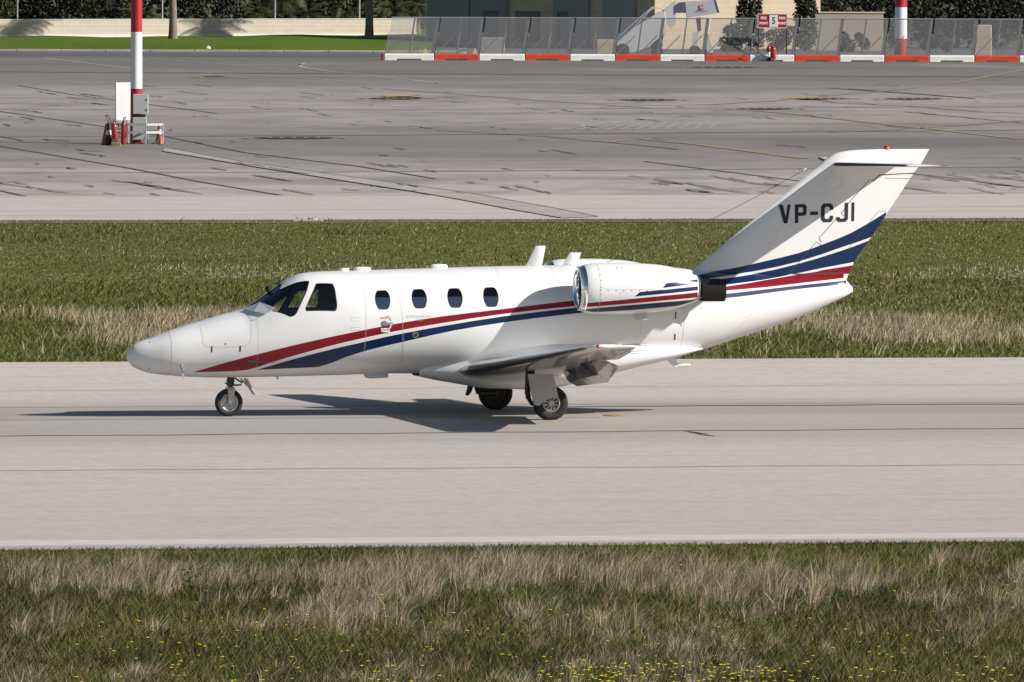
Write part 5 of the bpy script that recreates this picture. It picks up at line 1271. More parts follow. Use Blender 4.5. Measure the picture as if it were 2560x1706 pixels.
# wheeled extinguisher unit
def extinguisher(x, y, h, r, label, group=None, wheels=False, rz=0, tilt=0, band=False):
    E_ = empty('fire_extinguisher', (x, y, 0), rz); tag(E_, label, 'fire extinguisher', group); E_.rotation_euler = (0, tilt, rz)
    z0 = .12 if wheels else .02
    MB().lathe((0, 0, 0), [(0, z0), (r * .9, z0), (r, z0 + .04), (r, h * .72), (r * .82, h * .80), (r * .35, h * .86), (r * .3, h * .9), (0, h * .9)], n=22).build('cylinder', M_EXR, E_, smooth=45)
    if band: MB().lathe((0, 0, 0), [(r + .003, h * .40), (r + .003, h * .52)], n=22).build('label_band', M_PALE, E_, smooth=45)
    MB().tube([(0, 0, h * .88), (0, 0, h * .97), (.10, 0, h)], .018, 8).build('valve', M_DKMET, E_)
    MB().tube([(.03, 0, h * .94), (r * 1.2, -r * .7, h * .9), (r * 1.35, -r * .9, h * .55), (r * 1.1, -r * .9, h * .25)], .014, 8).build('hose', M_RUB, E_)
    if wheels:
        fr = MB()
        for sg in (-1, 1): fr.tube([(-r * 1.5, sg * r * .9, .10), (-r * 1.3, sg * r * .9, h * .9), (-r * 2.2, sg * r * .9, h * 1.18)], .016, 8)
        fr.tube([(-r * 2.2, -r * .9, h * 1.18), (-r * 2.2, r * .9, h * 1.18)], .016, 8); fr.box((-r * 1.5, -r, .05), (r, r, .09)); fr.build('trolley', M_DKMET, E_)
        for sg in (-1, 1): MB().lathe((-r * .9, sg * r * 1.25, .13), [(0, -.03), (.12, -.03), (.13, 0), (.12, .03), (0, .03)], 'y', 20).build('wheel', M_RUB, E_, smooth=40)
    return E_
q = at(271, 335); extinguisher(q[0] - .10, q[1] + .12, .92, .11, 'red wheeled extinguisher with black trolley handles at left of the mast', 'fire extinguishers', True, .5, -.08)
q = at(283, 334); extinguisher(q[0], q[1] + .25, .98, .095, 'slim red extinguisher standing upright between trolley and mast', 'fire extinguishers', False)
CB = MB().box((-.17, -.14, 0), (.17, .14, .13), bev=.02); q = at(267, 336); o = CB.build('wheel_chock', simple('drab_wood', (.20, .17, .09), .8, var=.2)); o.location = (q[0], q[1] - .1, 0); tag(o, 'drab olive block lying at the foot of the wheeled extinguisher', 'wheel chock')
# shoulder-high dark shield at the left end of the rail
o = MB().prism([(-.16, 0), (.12, 0), (.14, .76), (.0, .76)], -.05, .05).build('rubber_shield', simple('dark_red_rubber', (.045, .018, .020), .8)); q = at(244, 334); o.location = (q[0] - .02, q[1] - .1, 0); tag(o, 'dark wedge shaped shield leaning at the far left end of the guard rail', 'shield')

# ------------------------------------------------------------------ red and white barrier blocks with blast fence panels
MB_W = simple('barrier_white', (0.72, 0.71, 0.68), .6, var=.06, vscale=2.5); MB_R = simple('barrier_red', (0.52, 0.045, 0.014), .6, var=.15, vscale=2.5)
def chipped(m, chip):
    t = m.node_tree; N = NT(t); p = t.nodes['Principled BSDF']; src = p.inputs['Base Color'].links[0].from_socket; g = N.n('ShaderNodeNewGeometry')
    n_ = N.noise(N.mapping(g.outputs['Position'], scale=(1.0, 1.0, 3.0)), 3.2, 5, .65); t.links.new(N.mix(N.maprange(n_, .66, .69), src, chip), p.inputs['Base Color'])
chipped(MB_W, (.30, .28, .26)); chipped(MB_R, (.62, .50, .42))
edges = [883, 998, 1101, 1207, 1310, 1414, 1517, 1620, 1723, 1826, 1930, 2033, 2136, 2240, 2343, 2447, 2551]
FM = Vector(at(1613, 141)); FD = Vector((cos(.02), sin(.02))); FA = FM - FD * 20; FN = Vector((-FD.y, FD.x)); FANG = atan2(FD.y, FD.x)
def on_fence(u):                                                     # where the sight line of a column meets the fence line
    d = ray(u * K, 0); dx, dy = d[0], d[1]; t = (FA.x * FD.y - FA.y * FD.x) / (dx * FD.y - dy * FD.x); return Vector((dx * t, dy * t))
def tri(a, b, c): return a
bl_ord = ['first', 'second', 'third', 'fourth', 'fifth', 'sixth', 'seventh', 'eighth', 'ninth', 'tenth', 'eleventh', 'twelfth', 'thirteenth', 'fourteenth', 'fifteenth', 'sixteenth']
def block_mesh(L, mat, seed):
    mb = MB(); d0, d1, h = .34, .22, .40
    # body with a drainage slot under the middle
    def sec(x): return [(x, -.02, .0), (x, .0, .09), (x, .03, .31), (x, .09, .395), (x, .30, .395), (x, .36, .30), (x, .38, 0)]
    def secs(x): return [(x, .10, .085), (x, .0, .09), (x, .03, .31), (x, .09, .395), (x, .30, .395), (x, .36, .30), (x, .30, .085)]
    xs = [.03, .05, L * .24, L * .27, L * .73, L * .76, L - .05, L - .03]
    S_ = [sec(xs[0]), sec(xs[1]), sec(xs[2]), secs(xs[3]), secs(xs[4]), sec(xs[5]), sec(xs[6]), sec(xs[7])]
    for k in (0, 7): S_[k] = [(p_[0], .18 + (p_[1] - .18) * .86, p_[2] * .96) for p_ in S_[k]]
    vs = [p_ for s_ in S_ for p_ in s_]; n = 7
    fs = [(k * n + i, k * n + (i + 1) % n, (k + 1) * n + (i + 1) % n, (k + 1) * n + i) for k in range(7) for i in range(n)] + [tuple(range(n)), tuple(7 * n + i for i in range(n))[::-1]]
    return mb.add(vs, fs)
nblk = {}
for k in range(len(edges) - 1):
    a = on_fence(edges[k]); b = on_fence(edges[k + 1]); L = (b - a).length; red = k % 2 == 1
    o = block_mesh(L, None, k).build('barrier_block', MB_R if red else MB_W, fix=True); o.location = (a.x, a.y, 0); o.rotation_euler = (0, 0, FANG)
    c_ = 'orange red' if red else 'white'
    extra = {0: 'the end block beside the lawn', 8: 'the one with two red extinguishers standing at it'}.get(k, 'under the %s fence panel from the lawn' % bl_ord[k])
    if k == 0: lb = 'white concrete barrier block, ' + extra
    elif k == 8: lb = 'white concrete barrier block in the row, ' + extra
    elif k == 10: lb = 'white concrete barrier block in front of the distant banded mast, left one'
    else: lb = '%s concrete barrier block %s' % (c_, extra)
    tag(o, lb, 'barrier', 'red and white barrier blocks along the apron')
e_ = on_fence(880.5); o = MB().box((-.10, .0, 0), (.02, .36, .37), bev=.02).build('end_block', simple('end_red', (.16, .012, .016), .7)); o.location = (e_.x, e_.y, 0); o.rotation_euler = (0, 0, FANG); tag(o, 'dark red end piece closing the barrier row beside the lawn', 'barrier')
# fence panels: expanded metal sheet on raking frame; local x along, y away from the apron, z up
LP_ = (on_fence(1620) - on_fence(1517)).length; PH = 2.46; PLEAN = 1.12; Z0 = .06; Y0 = .50
def pp(x, t, off=0.0):                                               # point on the raking plane
    return (x + .37 * t, Y0 + PLEAN * t, Z0 + PH * t + off)
M_MESH = simple('mesh_steel', (0.27, 0.27, 0.275), .5, .3)
M_DKSTEEL = simple('dark_frame_steel', (0.075, 0.08, 0.085), .6, .3, var=.2, vscale=3)
PNL = empty('blast_fence_panel', (0, 0, 0))
mm = MB(); nxm, nzm = 26, 38; wv = .015
for r in range(nzm):
    t0 = .015 + .97 * r / nzm; dt = .97 / nzm; vs = []
    for i in range(nxm * 2 + 1):
        x = .06 + (LP_ - .12) * i / (nxm * 2); tt = t0 + dt * (.5 if i % 2 else 0) * 1.0 if r % 1 == 0 else t0
        vs += [pp(x, tt), pp(x, tt + wv / PH * (1.0))]
    mm.add(vs, [(2 * i, 2 * i + 2, 2 * i + 3, 2 * i + 1) for i in range(nxm * 2)])
    vs = []
    for i in range(nxm * 2 + 1):
        x = .06 + (LP_ - .12) * i / (nxm * 2); tt = t0 + dt * (.5 if i % 2 == 1 else 1.0)
        vs += [(pp(x, tt)[0], pp(x, tt)[1] + .004, pp(x, tt)[2]), (pp(x, tt)[0], pp(x, tt + wv * .8 / PH)[1] + .004, pp(x, tt + wv * .8 / PH)[2])]
    mm.add(vs, [(2 * i, 2 * i + 2, 2 * i + 3, 2 * i + 1) for i in range(nxm * 2)])
mm.build('mesh_sheet', M_MESH, PNL, fix=False)
MB().tube([pp(0.03, 1), pp(LP_ - .03, 1)], .035, 8).build('top_rail', M_GALV, PNL, smooth=50)
MB().tube([pp(0.03, 0.005), pp(LP_ - .03, 0.005)], .03, 8).build('bottom_rail', M_GALV, PNL, smooth=50)
for x, w_ in ((LP_ - .03, .19), (LP_ * .5, .08)):  # broad dark ribs carry the shade of the side gussets in their colour
    a, b = pp(x, 0), pp(x, 1); MB().add([(a[0] - w_, a[1] + .03, a[2]), (a[0], a[1] + .03, a[2]), (b[0], b[1] + .03, b[2]), (b[0] - w_, b[1] + .03, b[2]), (a[0] - w_, a[1] + .10, a[2]), (a[0], a[1] + .10, a[2]), (b[0], b[1] + .10, b[2]), (b[0] - w_, b[1] + .10, b[2])], [(0, 1, 2, 3), (7, 6, 5, 4), (0, 4, 5, 1), (1, 5, 6, 2), (2, 6, 7, 3), (3, 7, 4, 0)]).build('rib', M_DKSTEEL, PNL)
for x in (.02, LP_ * .5 - .0, LP_ - .05): MB().tube([pp(x, .64), (x, Y0 + PLEAN * .64 + .18, Z0)], .028, 6).build('strut', M_GALV, PNL, smooth=60)
for x in (.05, LP_ * .5 + .03): MB().tube([(x, Y0 + .25, Z0 + .25), (x + LP_ * .44, Y0 + PLEAN * .6 + .2, Z0 + PH * .58)], .028, 6).build('brace', M_DKSTEEL, PNL, smooth=60)
pl_desc = {0: 'first galvanised mesh blast fence panel, the end one beside the lawn', 8: 'mesh blast fence panel behind the fire point sign', 11: 'mesh blast fence panel in front of the distant red and white mast'}
for k in range(len(edges) - 1):
    a = on_fence(edges[k]); b = on_fence(edges[k + 1]); P_ = PNL if k == 0 else copy_tree(PNL)
    P_.location = (a.x, a.y, 0); P_.rotation_euler = (0, 0, FANG); P_.scale = ((b - a).length / LP_, 1, 1)
    tag(P_, pl_desc.get(k, 'leaning mesh blast fence panel, %s in the row counted from the lawn' % bl_ord[k]), 'fence panel', 'mesh blast fence panels behind the barrier')
# fire point sign
SGN = empty('fire_point_sign', (on_fence(1774).x, on_fence(1774).y + .36, 0)); tag(SGN, 'red sign on two black posts reading fire point 5 above the barrier', 'sign')
sy = SGN.location.y; S0 = at_depth(1741 * K, 65 * K, sy); S1 = at_depth(1808.5 * K, 32 * K, sy); sox = SGN.location.x
M_SIGNR = simple('sign_red', (.42, .010, .025), .4); M_SW = simple('sign_white', (.82, .82, .80), .5); M_SB = simple('sign_black', (.02, .02, .02), .5)
sw = S1[0] - S0[0]; shh = S1[2] - S0[2]; xl = S0[0] - sox; zb_ = S0[2]
plate = MB().box((xl, 0, zb_), (xl + sw, .03, zb_ + shh), bev=0).build('sign_plate', M_SIGNR, SGN)
fr_ = MB()
for (a, b, c_, d) in ((0, 0, sw, .035), (0, shh - .035, sw, shh), (0, .035, .03, shh - .035), (sw - .03, .035, sw, shh - .035)): fr_.box((xl + a, -.012, zb_ + b), (xl + c_, -.002, zb_ + d))
fr_.build('sign_border', M_SW, plate)
MB().box((xl + sw * .40, -.014, zb_ + .07), (xl + sw * .69, -.003, zb_ + shh - .08)).build('number_plate', M_SW, plate)
def sign_text(s, size, cx_, cz_, mat, nm, bold=.004, sx=1.0, yy=-.017):
    V, Fc = text_mesh(s, size, bold); MB().add([(xl + cx_ + v[0] * sx, yy, zb_ + cz_ + v[1]) for v in V], Fc).build(nm, mat, plate, fix=False)
sign_text('5', .56, sw * .545, shh * .50, M_SB, 'number', .012, .8)
for cx_ in (sw * .205, sw * .835):
    sign_text('FIRE', .20, cx_, shh * .69, M_SW, 'lettering', .010, 1.0, -.004); sign_text('POINT', .20, cx_, shh * .33, M_SW, 'lettering', .010, .86, -.004)
for x in (xl + .01, xl + sw - .05): MB().box((x, .035, 0.0), (x + .06, .09, zb_ + shh + .03)).build('post', M_SB, SGN)
q = on_fence(1777); extinguisher(q.x, q.y - .25, 1.02, .17, 'large red wheeled extinguisher in front of the white barrier block', 'fire extinguishers', True, .4)
q = on_fence(1768); extinguisher(q.x - .02, q.y + .42, 1.05, .13, 'red extinguisher with white label standing behind the barrier under the sign', 'fire extinguishers', False, band=True)
# small pale wedges behind the first panels
M_CHY = simple('chock_yellow', (.62, .50, .26), .7)
for u, lb in ((1064, 'small pale yellow wedge behind the first mesh panel'), (1188, 'pale yellow wedge at the joint of the second and third mesh panel')):
    q = on_fence(u / K); o = MB().prism([(-.14, 0), (.14, 0), (.07, .22), (.0, .34), (-.06, .22)], -.08, .08).build('marker_wedge', M_CHY); o.location = (q.x, q.y + .20, .40); tag(o, lb, 'marker', 'pale wedges on the barrier')
q = on_fence(1151 / K); o = MB().box((-.22, 0, 0), (.22, .3, .42), bev=.03).build('utility_box', M_BOARD); o.location = (q.x + .1, q.y + 2.6, .25); tag(o, 'white utility box seen through the second mesh panel', 'utility box')

# ------------------------------------------------------------------ perimeter wall, posts, building
def brick(name, c1, c2, mortar, bw, bh, rough=.85):
    m, t, p = newmat(name); N = NT(t); o = N.objco(); s_ = N.sep(o); cb = N.n('ShaderNodeCombineXYZ'); t.links.new(N.math('ADD', s_[0], N.math('MULTIPLY', s_[1], .6)), cb.inputs[0]); t.links.new(s_[2], cb.inputs[1])
    b = N.n('ShaderNodeTexBrick'); t.links.new(cb.outputs[0], b.inputs['Vector']); b.inputs['Scale'].default_value = 1; b.inputs['Brick Width'].default_value = bw; b.inputs['Row Height'].default_value = bh; b.inputs['Mortar Size'].default_value = .015
    b.inputs['Color1'].default_value = (*c1, 1); b.inputs['Color2'].default_value = (*c2, 1); b.inputs['Mortar'].default_value = (*mortar, 1)
    n_ = N.noise(o, .9, 5); t.links.new(N.mix(N.maprange(n_, .35, .7, 0, .3), b.outputs[0], tuple(c * .82 for c in c1)), p.inputs['Base Color']); p.inputs['Roughness'].default_value = rough; return m
M_WALL = brick('limestone_wall', (.50, .43, .35), (.54, .47, .38), (.60, .55, .48), 1.0, .27)
M_BLD = brick('building_stone', (.47, .375, .26), (.51, .41, .29), (.58, .50, .38), 1.05, .36)
M_COP = simple('wall_coping', (.62, .57, .49), .8, var=.05); M_PLB = simple('wall_plinth', (.68, .65, .60), .8, var=.06)
M_CONC = simple('facade_panel', (.27, .26, .24), .8, var=.06, vscale=.6); M_DOORB = simple('dark_door', (.05, .06, .08), .4)
WLA = radians(26); wdir = Vector((cos(WLA), sin(WLA))); wend = Vector(at_depth(957 * K, 60, Y_WALL)[:2]); WLEN = 62.0
PW = empty('perimeter_wall', (wend.x - wdir.x * WLEN, wend.y - wdir.y * WLEN, 0), WLA); tag(PW, 'long low cream limestone wall behind the lawn and palms', 'wall')
def wall_at(u):                                                      # wall line under an image column
    d = ray(u * K, 60); t = (wend.x * wdir.y - wend.y * wdir.x) / (d[0] * wdir.y - d[1] * wdir.x); return Vector((d[0] * t, d[1] * t))
def wall_top(u, v): p_ = wall_at(u); return at_depth(u * K, v * K, p_.y)[2]
wz0, wz1 = wall_top(0, 44.5), wall_top(957, 42.5); s0_ = (wall_at(0) - Vector(PW.location[:2])).length; wsl = (wz1 - wz0) / (WLEN - s0_); wzf = lambda s_: wz1 + (s_ - WLEN) * wsl
def slopebox(x0, x1, y0, y1, za, zb, nm, mat):
    v = [(x0, y0, za(x0)), (x1, y0, za(x1)), (x1, y1, za(x1)), (x0, y1, za(x0)), (x0, y0, zb(x0)), (x1, y0, zb(x1)), (x1, y1, zb(x1)), (x0, y1, zb(x0))]
    return MB().add(v, [(0, 3, 2, 1), (4, 5, 6, 7), (0, 1, 5, 4), (1, 2, 6, 5), (2, 3, 7, 6), (3, 0, 4, 7)]).build(nm, mat, PW)
slopebox(0, WLEN, 0, .3, lambda x: -.3, lambda x: wzf(x) - .06, 'masonry', M_WALL); slopebox(-.02, WLEN + .02, -.03, .33, lambda x: wzf(x) - .06, lambda x: wzf(x), 'coping', M_COP)
slopebox(0, WLEN + .01, -.02, -.002, lambda x: -.2, lambda x: wzf(x) - 1.02, 'plinth', M_PLB)
PT = empty('perimeter_post', (0, 0, 0)); MB().tube([(0, 0, .5), (0, 0, 5.2)], .055, 10).build('tube', M_GALV, PT, smooth=50); MB().tube([(0, 0, 5.2), (0, -.35, 5.6)], .04, 8).build('raked_arm', M_GALV, PT, smooth=50)
for k, (u, d_) in enumerate(((373, 'left post, standing just left of the first palm trunk'), (632, 'post in the gap midway along the wall'), (826, 'post just left of the second palm trunk'), (980, 'post at the corner of the grey building'), (40, 'post near the left end of the wall'), (1906, 'thin grey post above the low beige wall at right'))):
    P_ = PT if k == 0 else copy_tree(PT); yy_ = wall_at(u).y + .5 if u < 957 else 760.0; P_.location = (at_depth(u * K, 0, yy_)[0], yy_, 0); tag(P_, 'galvanised fence ' + d_ if k < 5 else d_, 'post', 'perimeter fence posts')

cb_ = MB()
for k in range(5): cb_.tube([(-.75 + .36 * k + .12 * cos(a * .9 + k), -.62 + .10 * sin(a * 1.3 + k), .02 + .012 * (a % 3)) for a in range(9)], .016, 6)
o = cb_.build('power_cable', M_RUB, smooth=60); o.location = (mx_, my_, 0); tag(o, 'black cable looped on the ground under the guard rail of the mast', 'cable')
# building: sunlit stone front and a shaded wing falling back to the left
BY = 742.0; bx_r = at_depth(2051, 20, BY)[0]; bx_c = at_depth(1637, 20, BY)[0]
BLD = empty('terminal_building', (bx_c, BY, 0), radians(28)); tag(BLD, 'limestone block building behind the mesh fence with a shaded grey panelled wing', 'building')
_d = ray(2051, 20); BA = radians(28); BW = (_d[0] * BY - _d[1] * bx_c) / (_d[1] * cos(BA) - _d[0] * sin(BA)); BH = 7.5
MB().box((0, 0, 0), (BW, 9, BH)).build('wall', M_BLD, BLD); MB().box((-.1, -.12, BH), (BW + .1, 9.1, BH + .35), bev=.03).build('parapet', M_COP, BLD)
for k in range(3):
    wf = MB().box((2 + k * 3.6, -.06, 3.4), (3.6 + k * 3.6, -.003, 5.2)).build('window', M_COP, BLD); MB().box((2.1 + k * 3.6, -.09, 3.5), (3.5 + k * 3.6, -.063, 5.1)).build('pane', M_PANE, wf)
wd = Vector((cos(radians(118 + 14)), sin(radians(118 + 14)))); wl_ = Vector((cos(radians(104)), sin(radians(104))))   # wing direction in the world and in the building frame
def wing_pt(s_, out, z): n_ = Vector((-wl_.y, wl_.x)); return (s_ * wl_.x + out * n_.x, s_ * wl_.y + out * n_.y, z)
def wing_box(s0, s1, o0, o1, z0, z1, nm, mat, par=BLD):
    v = [wing_pt(s, o, z) for z in (z0, z1) for s, o in ((s0, o0), (s1, o0), (s1, o1), (s0, o1))]
    return MB().add(v, [(0, 3, 2, 1), (4, 5, 6, 7), (0, 1, 5, 4), (1, 2, 6, 5), (2, 3, 7, 6), (3, 0, 4, 7)]).build(nm, mat, par)
ubs = [(1560, 1637, 'col'), (1385, 1545, 'pan'), (1186, 1275, 'pan'), (1275, 1385, 'col2'), (1078, 1120, 'pan')]
def s_of(u):                                                         # distance along the wing under an image column
    d = ray(u, 20); return (d[0] * BY - d[1] * bx_c) / (d[1] * wd.x - d[0] * wd.y)
WLN = s_of(1072)
wing_box(0.02, WLN, -6, 0, 0, BH - .5, 'shaded_wall', M_BLD)
for a, b in ((1075, 1178), (1182, 1272), (1388, 1475), (1512, 1592)):
    s0, s1 = sorted((s_of(a), s_of(b))); wing_box(s0, s1, .003, .22, 0, BH - .6, 'pilaster_panel', M_CONC)
for a, b in ((1400, 1425), (1290, 1350), (1215, 1250)):
    s0, s1 = sorted((s_of(a), s_of(b))); wing_box(s0, s1, .225 if a in (1400, 1215) else .01, .26 if a in (1400, 1215) else .06, .4, 2.4, 'door', M_DOORB)
wing_box(-.02, WLN + .4, -6.2, .5, BH - .49, BH - .1, 'roof', M_COP)
# low beige wall right of the building and plant behind it
LB0 = at_depth(2036, 30, 736)[0]; LB1 = at_depth(2750, 30, 736)[0]; lz1 = at_depth(0, 21 * K, 736)[2]
LW = empty('low_beige_wall', (LB0, 736, 0)); tag(LW, 'low smooth beige wall to the right of the stone building, partly behind the mesh fence', 'wall')
MB().box((0, 0, 0), (LB1 - LB0 - 14, .35, lz1 - .08)).build('wall_face', simple('beige_render', (.50, .42, .31), .85, var=.06, vscale=.8), LW); MB().box((-.03, -.04, lz1 - .08), (LB1 - LB0 - 13.9, .39, lz1), bev=.01).build('coping', M_COP, LW)
def rubble(u, v, w, h, lab, mat, Yd=700):
    p_ = at_depth(u * K, v * K, Yd); b = MB().box((-w / 2, 0, 0), (w / 2, .5, h), bev=.04).build('stone_block', mat); b.location = (p_[0], Yd, 0); tag(b, lab, 'stone block', 'stone blocks behind the mesh fence')
rubble(2258, 110, 1.1, 2.0, 'upright cream stone block seen through the mesh at far right', M_BLD); rubble(1395, 110, .0001 + 1.3, .9, 'squat cream stone block under the boarding stairs', M_BLD, 712); rubble(1130, 110, 1.6, 1.05, 'low grey stone block behind the second mesh panel', M_CONC, 708)
# distant mast at right
dm = at_depth(2070 * K, 100, 700.); DM = empty('light_mast', (dm[0], 700, 0)); tag(DM, 'distant red and white mast rising behind the mesh fence at right', 'light mast', 'banded light masts')
zz_ = [at_depth(0, v * K, 700)[2] for v in (110, 82, 10)]; mb = MB(); hs = [0, zz_[1], zz_[2], zz_[2] + 2, zz_[2] + 4, zz_[2] + 6, zz_[2] + 8]
for i, (a, b) in enumerate(zip(hs, hs[1:])): mb.lathe((0, 0, 0), [(.40 - .01 * a, a), (.40 - .01 * b, b)], n=28, mi=i % 2)
mb.build('mast_pole', [M_REDP, M_WHP], DM, smooth=50)
# ------------------------------------------------------------------ boarding stairs behind the fence
SY = 694.0; z9 = zoomer(1500, 0, 7.353)
sx0 = at_depth(*z9(1150, 900), SY)[0]; STR = empty('boarding_stairs', (sx0, SY, 0)); tag(STR, 'white mobile boarding stairs with small red emblem panel behind the mesh fence', 'boarding stairs')
def sp9(L): return [(at_depth(*z9(*q), SY)[0] - sx0, max(.05, at_depth(*z9(*q), SY)[2])) for q in L]
M_STW = simple('stair_white', (.62, .62, .63), .45, var=.04, vscale=2); M_STB = simple('stair_blue_grey', (.10, .12, .18), .3); M_CAB = simple('canopy_white', (.50, .51, .55), .5)
MB().prism(sp9([(285, 830), (650, 500), (1040, 255), (1180, 210), (1210, 600), (1035, 740), (900, 870), (600, 965), (330, 985)]), 0, 2.1).build('stair_flank', M_STW, STR)
MB().prism(sp9([(1150, 230), (1235, 140), (1390, 55), (1395, 430), (1300, 520), (1230, 420)]), .05, 2.05).build('upper_flank', M_STW, STR)
MB().prism(sp9([(1392, 110), (1420, 70), (1470, 50), (1562, 42), (1590, 242), (1396, 242)]), .0, 2.1).build('blue_panel', M_STB, STR)
CN = MB().prism(sp9([(1566, 40), (2105, -5), (2175, 240), (1900, 290), (1600, 330)]), .02, 2.08).build('canopy', M_CAB, STR)
MB().prism(sp9([(2108, -5), (2125, -5), (2195, 238), (2178, 240)]), .0, 2.1).build('canopy_edge', M_DKMET, CN)
em = sp9([(1828, 95), (1893, 95), (1893, 178), (1828, 178)]); MB().prism(em, -.012, -.002).build('emblem', M_SIGNR, CN)
ex = (em[0][0] + em[1][0]) / 2; ez_ = (em[0][1] + em[2][1]) / 2; cr = MB()
for k in range(4):
    a = k * pi / 2; cr.add([(ex + .11 * cos(a - .38), -.016, ez_ + .11 * sin(a - .38)), (ex + .085 * cos(a), -.016, ez_ + .085 * sin(a)), (ex + .11 * cos(a + .38), -.016, ez_ + .11 * sin(a + .38)), (ex, -.016, ez_)], [(0, 1, 2, 3)])
cr.build('emblem_cross', M_SW, CN, fix=False)
V, Fc = text_mesh('AIR MALTA', .20, .0); tc_ = sp9([(1868, 205)])[0]; MB().add([(tc_[0] + v[0] * .72, -.006, tc_[1] + v[1]) for v in V], Fc).build('airline_lettering', simple('emblem_grey', (.16, .13, .14), .5), CN, fix=False)
for pts in ([(290, 740), (560, 480), (840, 235), (900, 190), (960, 138), (1130, 150)], [(300, 800), (600, 530), (860, 260), (930, 190), (1000, 150)]):
    for yy in (.02, 2.08): MB().tube([(a, yy, b) for a, b in sp9(pts)], .03, 6).build('handrail', M_STW, STR, smooth=60)
ang = sp9([(1225, 180), (1330, 60), (1400, 20)]); MB().tube([(a, .1, b) for a, b in ang], .04, 6).build('handrail', M_STW, STR)
stp = MB()
for k in range(14):
    a = sp9([(330 + k * 62, 760 - k * 44)])[0]; stp.box((a[0], .15, a[1] - .05), (a[0] + .30, 1.95, a[1]))
stp.build('steps', M_GALV, STR)
for L, nm in (([(1700, 600), (1835, 595), (1800, 640), (1790, 930), (1700, 900)], 'support_leg'), ([(1905, 600), (1990, 620), (2095, 985), (1990, 985), (1900, 760)], 'support_leg'), ([(1600, 980), (2100, 980), (2100, 1030), (1600, 1030)], 'chassis'), ([(1760, 330), (1850, 320), (1860, 560), (1800, 600)], 'lifting_arm')):
    MB().prism(sp9(L), .3, .5).build(nm, M_STW if nm == 'support_leg' else M_DKMET, STR)
for cx_, cy_, r in ((420, 900, .42), (1050, 900, .36), (1750, 950, .36)):
    a = sp9([(cx_, cy_)])[0]; MB().lathe((a[0], .0, r), [(0, -.12), (r * .6, -.12), (r, -.08), (r, .10), (0, .12)], 'y', 20).build('wheel', M_RUB, STR, smooth=40)
# ------------------------------------------------------------------ vegetation
def mat_leaf(name, lo, hi):
    m, t, p = newmat(name); N = NT(t); g = N.n('ShaderNodeNewGeometry'); n_ = N.noise(g.outputs['Position'], 1.3, 5, .7); c = N.ramp(n_, [(.3, lo), (.7, hi)])
    t.links.new(c, p.inputs['Base Color']); p.inputs['Roughness'].default_value = .6; p.inputs['Specular IOR Level'].default_value = .25; return m
ML_D = mat_leaf('dark_leaf', (.007, .010, .005), (.024, .031, .013)); ML_P = mat_leaf('palm_leaf', (.022, .032, .010), (.085, .095, .032)); ML_C = mat_leaf('cypress_leaf', (.012, .018, .008), (.030, .042, .014)); ML_Y = mat_leaf('dry_palm_leaf', (.08, .06, .02), (.17, .12, .05))
M_BARK = simple('palm_bark', (.20, .155, .115), .9, var=.3, vscale=6, bump=.4); M_BRK = simple('tree_bark', (.07, .055, .04), .9, var=.3, vscale=5)
def leaf_quads(mb, c, R, n, size, squash=1.0, shell=.55):
    for _ in range(n):
        th = random.uniform(0, 2 * pi); ph = math.acos(random.uniform(-1, 1)); r = R * random.uniform(shell, 1) ** .5
        p_ = Vector((c[0] + r * sin(ph) * cos(th), c[1] + r * sin(ph) * sin(th), c[2] + r * cos(ph) * squash))
        a = Vector((random.gauss(0, 1), random.gauss(0, 1), random.gauss(0, 1))).normalized() * size * random.uniform(.5, 1.2); b = a.cross(Vector((random.gauss(0, 1), random.gauss(0, 1), random.gauss(0, 1)))).normalized() * size * .45
        mb.add([p_ - a, p_ + b, p_ + a, p_ - b], [(0, 1, 2, 3)])
def bushy(name, x, y, z0, w, h, label, group, cat='tree', mat=None, n=1500, size=.16, trunk=True, bare=0):
    T_ = empty(name, (x, y, z0)); tag(T_, label, cat, group); mb = MB(); nc = max(9, int(w * h * 1.1))
    for k in range(nc):
        c_ = (random.uniform(-.42, .42) * w, random.uniform(-.3, .3) * w, random.uniform(.12, .85) * h); R_2 = random.uniform(.18, .30) * min(w, h)
        leaf_quads(mb, c_, R_2, n // nc, size)
    mb.build('crown', mat or ML_D, T_, fix=False)
    if trunk:
        tr = MB().tube([(0, 0, -.1), (.05, 0, h * .3), (-.05, .05, h * .6)], [.12 * h / 4, .09 * h / 4, .04], 8)
        for k in range(5): a = random.uniform(0, 6.28); tr.tube([(0, 0, h * .2 + k * .1 * h), (cos(a) * w * .25, sin(a) * w * .2, h * (.45 + .1 * k))], [.05, .02], 6)
        tr.build('trunk', M_BRK, T_, smooth=50)
    return T_
def frond(mb, base, az, el, L, droop, wd_=.5, nl=22):
    pts = []; p_ = Vector(base); d = Vector((cos(az) * cos(el), sin(az) * cos(el), sin(el)))
    for i in range(nl + 1):
        pts.append(p_.copy()); p_ += d * (L / nl); d = (d + Vector((0, 0, -droop / nl))).normalized()
    for i in range(2, nl):
        t_ = (pts[i + 1] - pts[i]).normalized(); s_ = t_.cross(Vector((0, 0, 1))).normalized(); ll = wd_ * sin(pi * (i / nl) ** .7) + .08
        for sg in (-1, 1):
            q = pts[i]; e = q + s_ * sg * ll + t_ * ll * .6 + Vector((0, 0, -ll * .35)); w2 = t_ * .035
            mb.add([q - w2, q + w2, e], [(0, 1, 2)])
    for i in range(nl): mb.add([pts[i] + Vector((0, 0, .02)), pts[i] - Vector((0, 0, .02)), pts[i + 1] - Vector((0, 0, .015)), pts[i + 1] + Vector((0, 0, .015))], [(0, 1, 2, 3)])
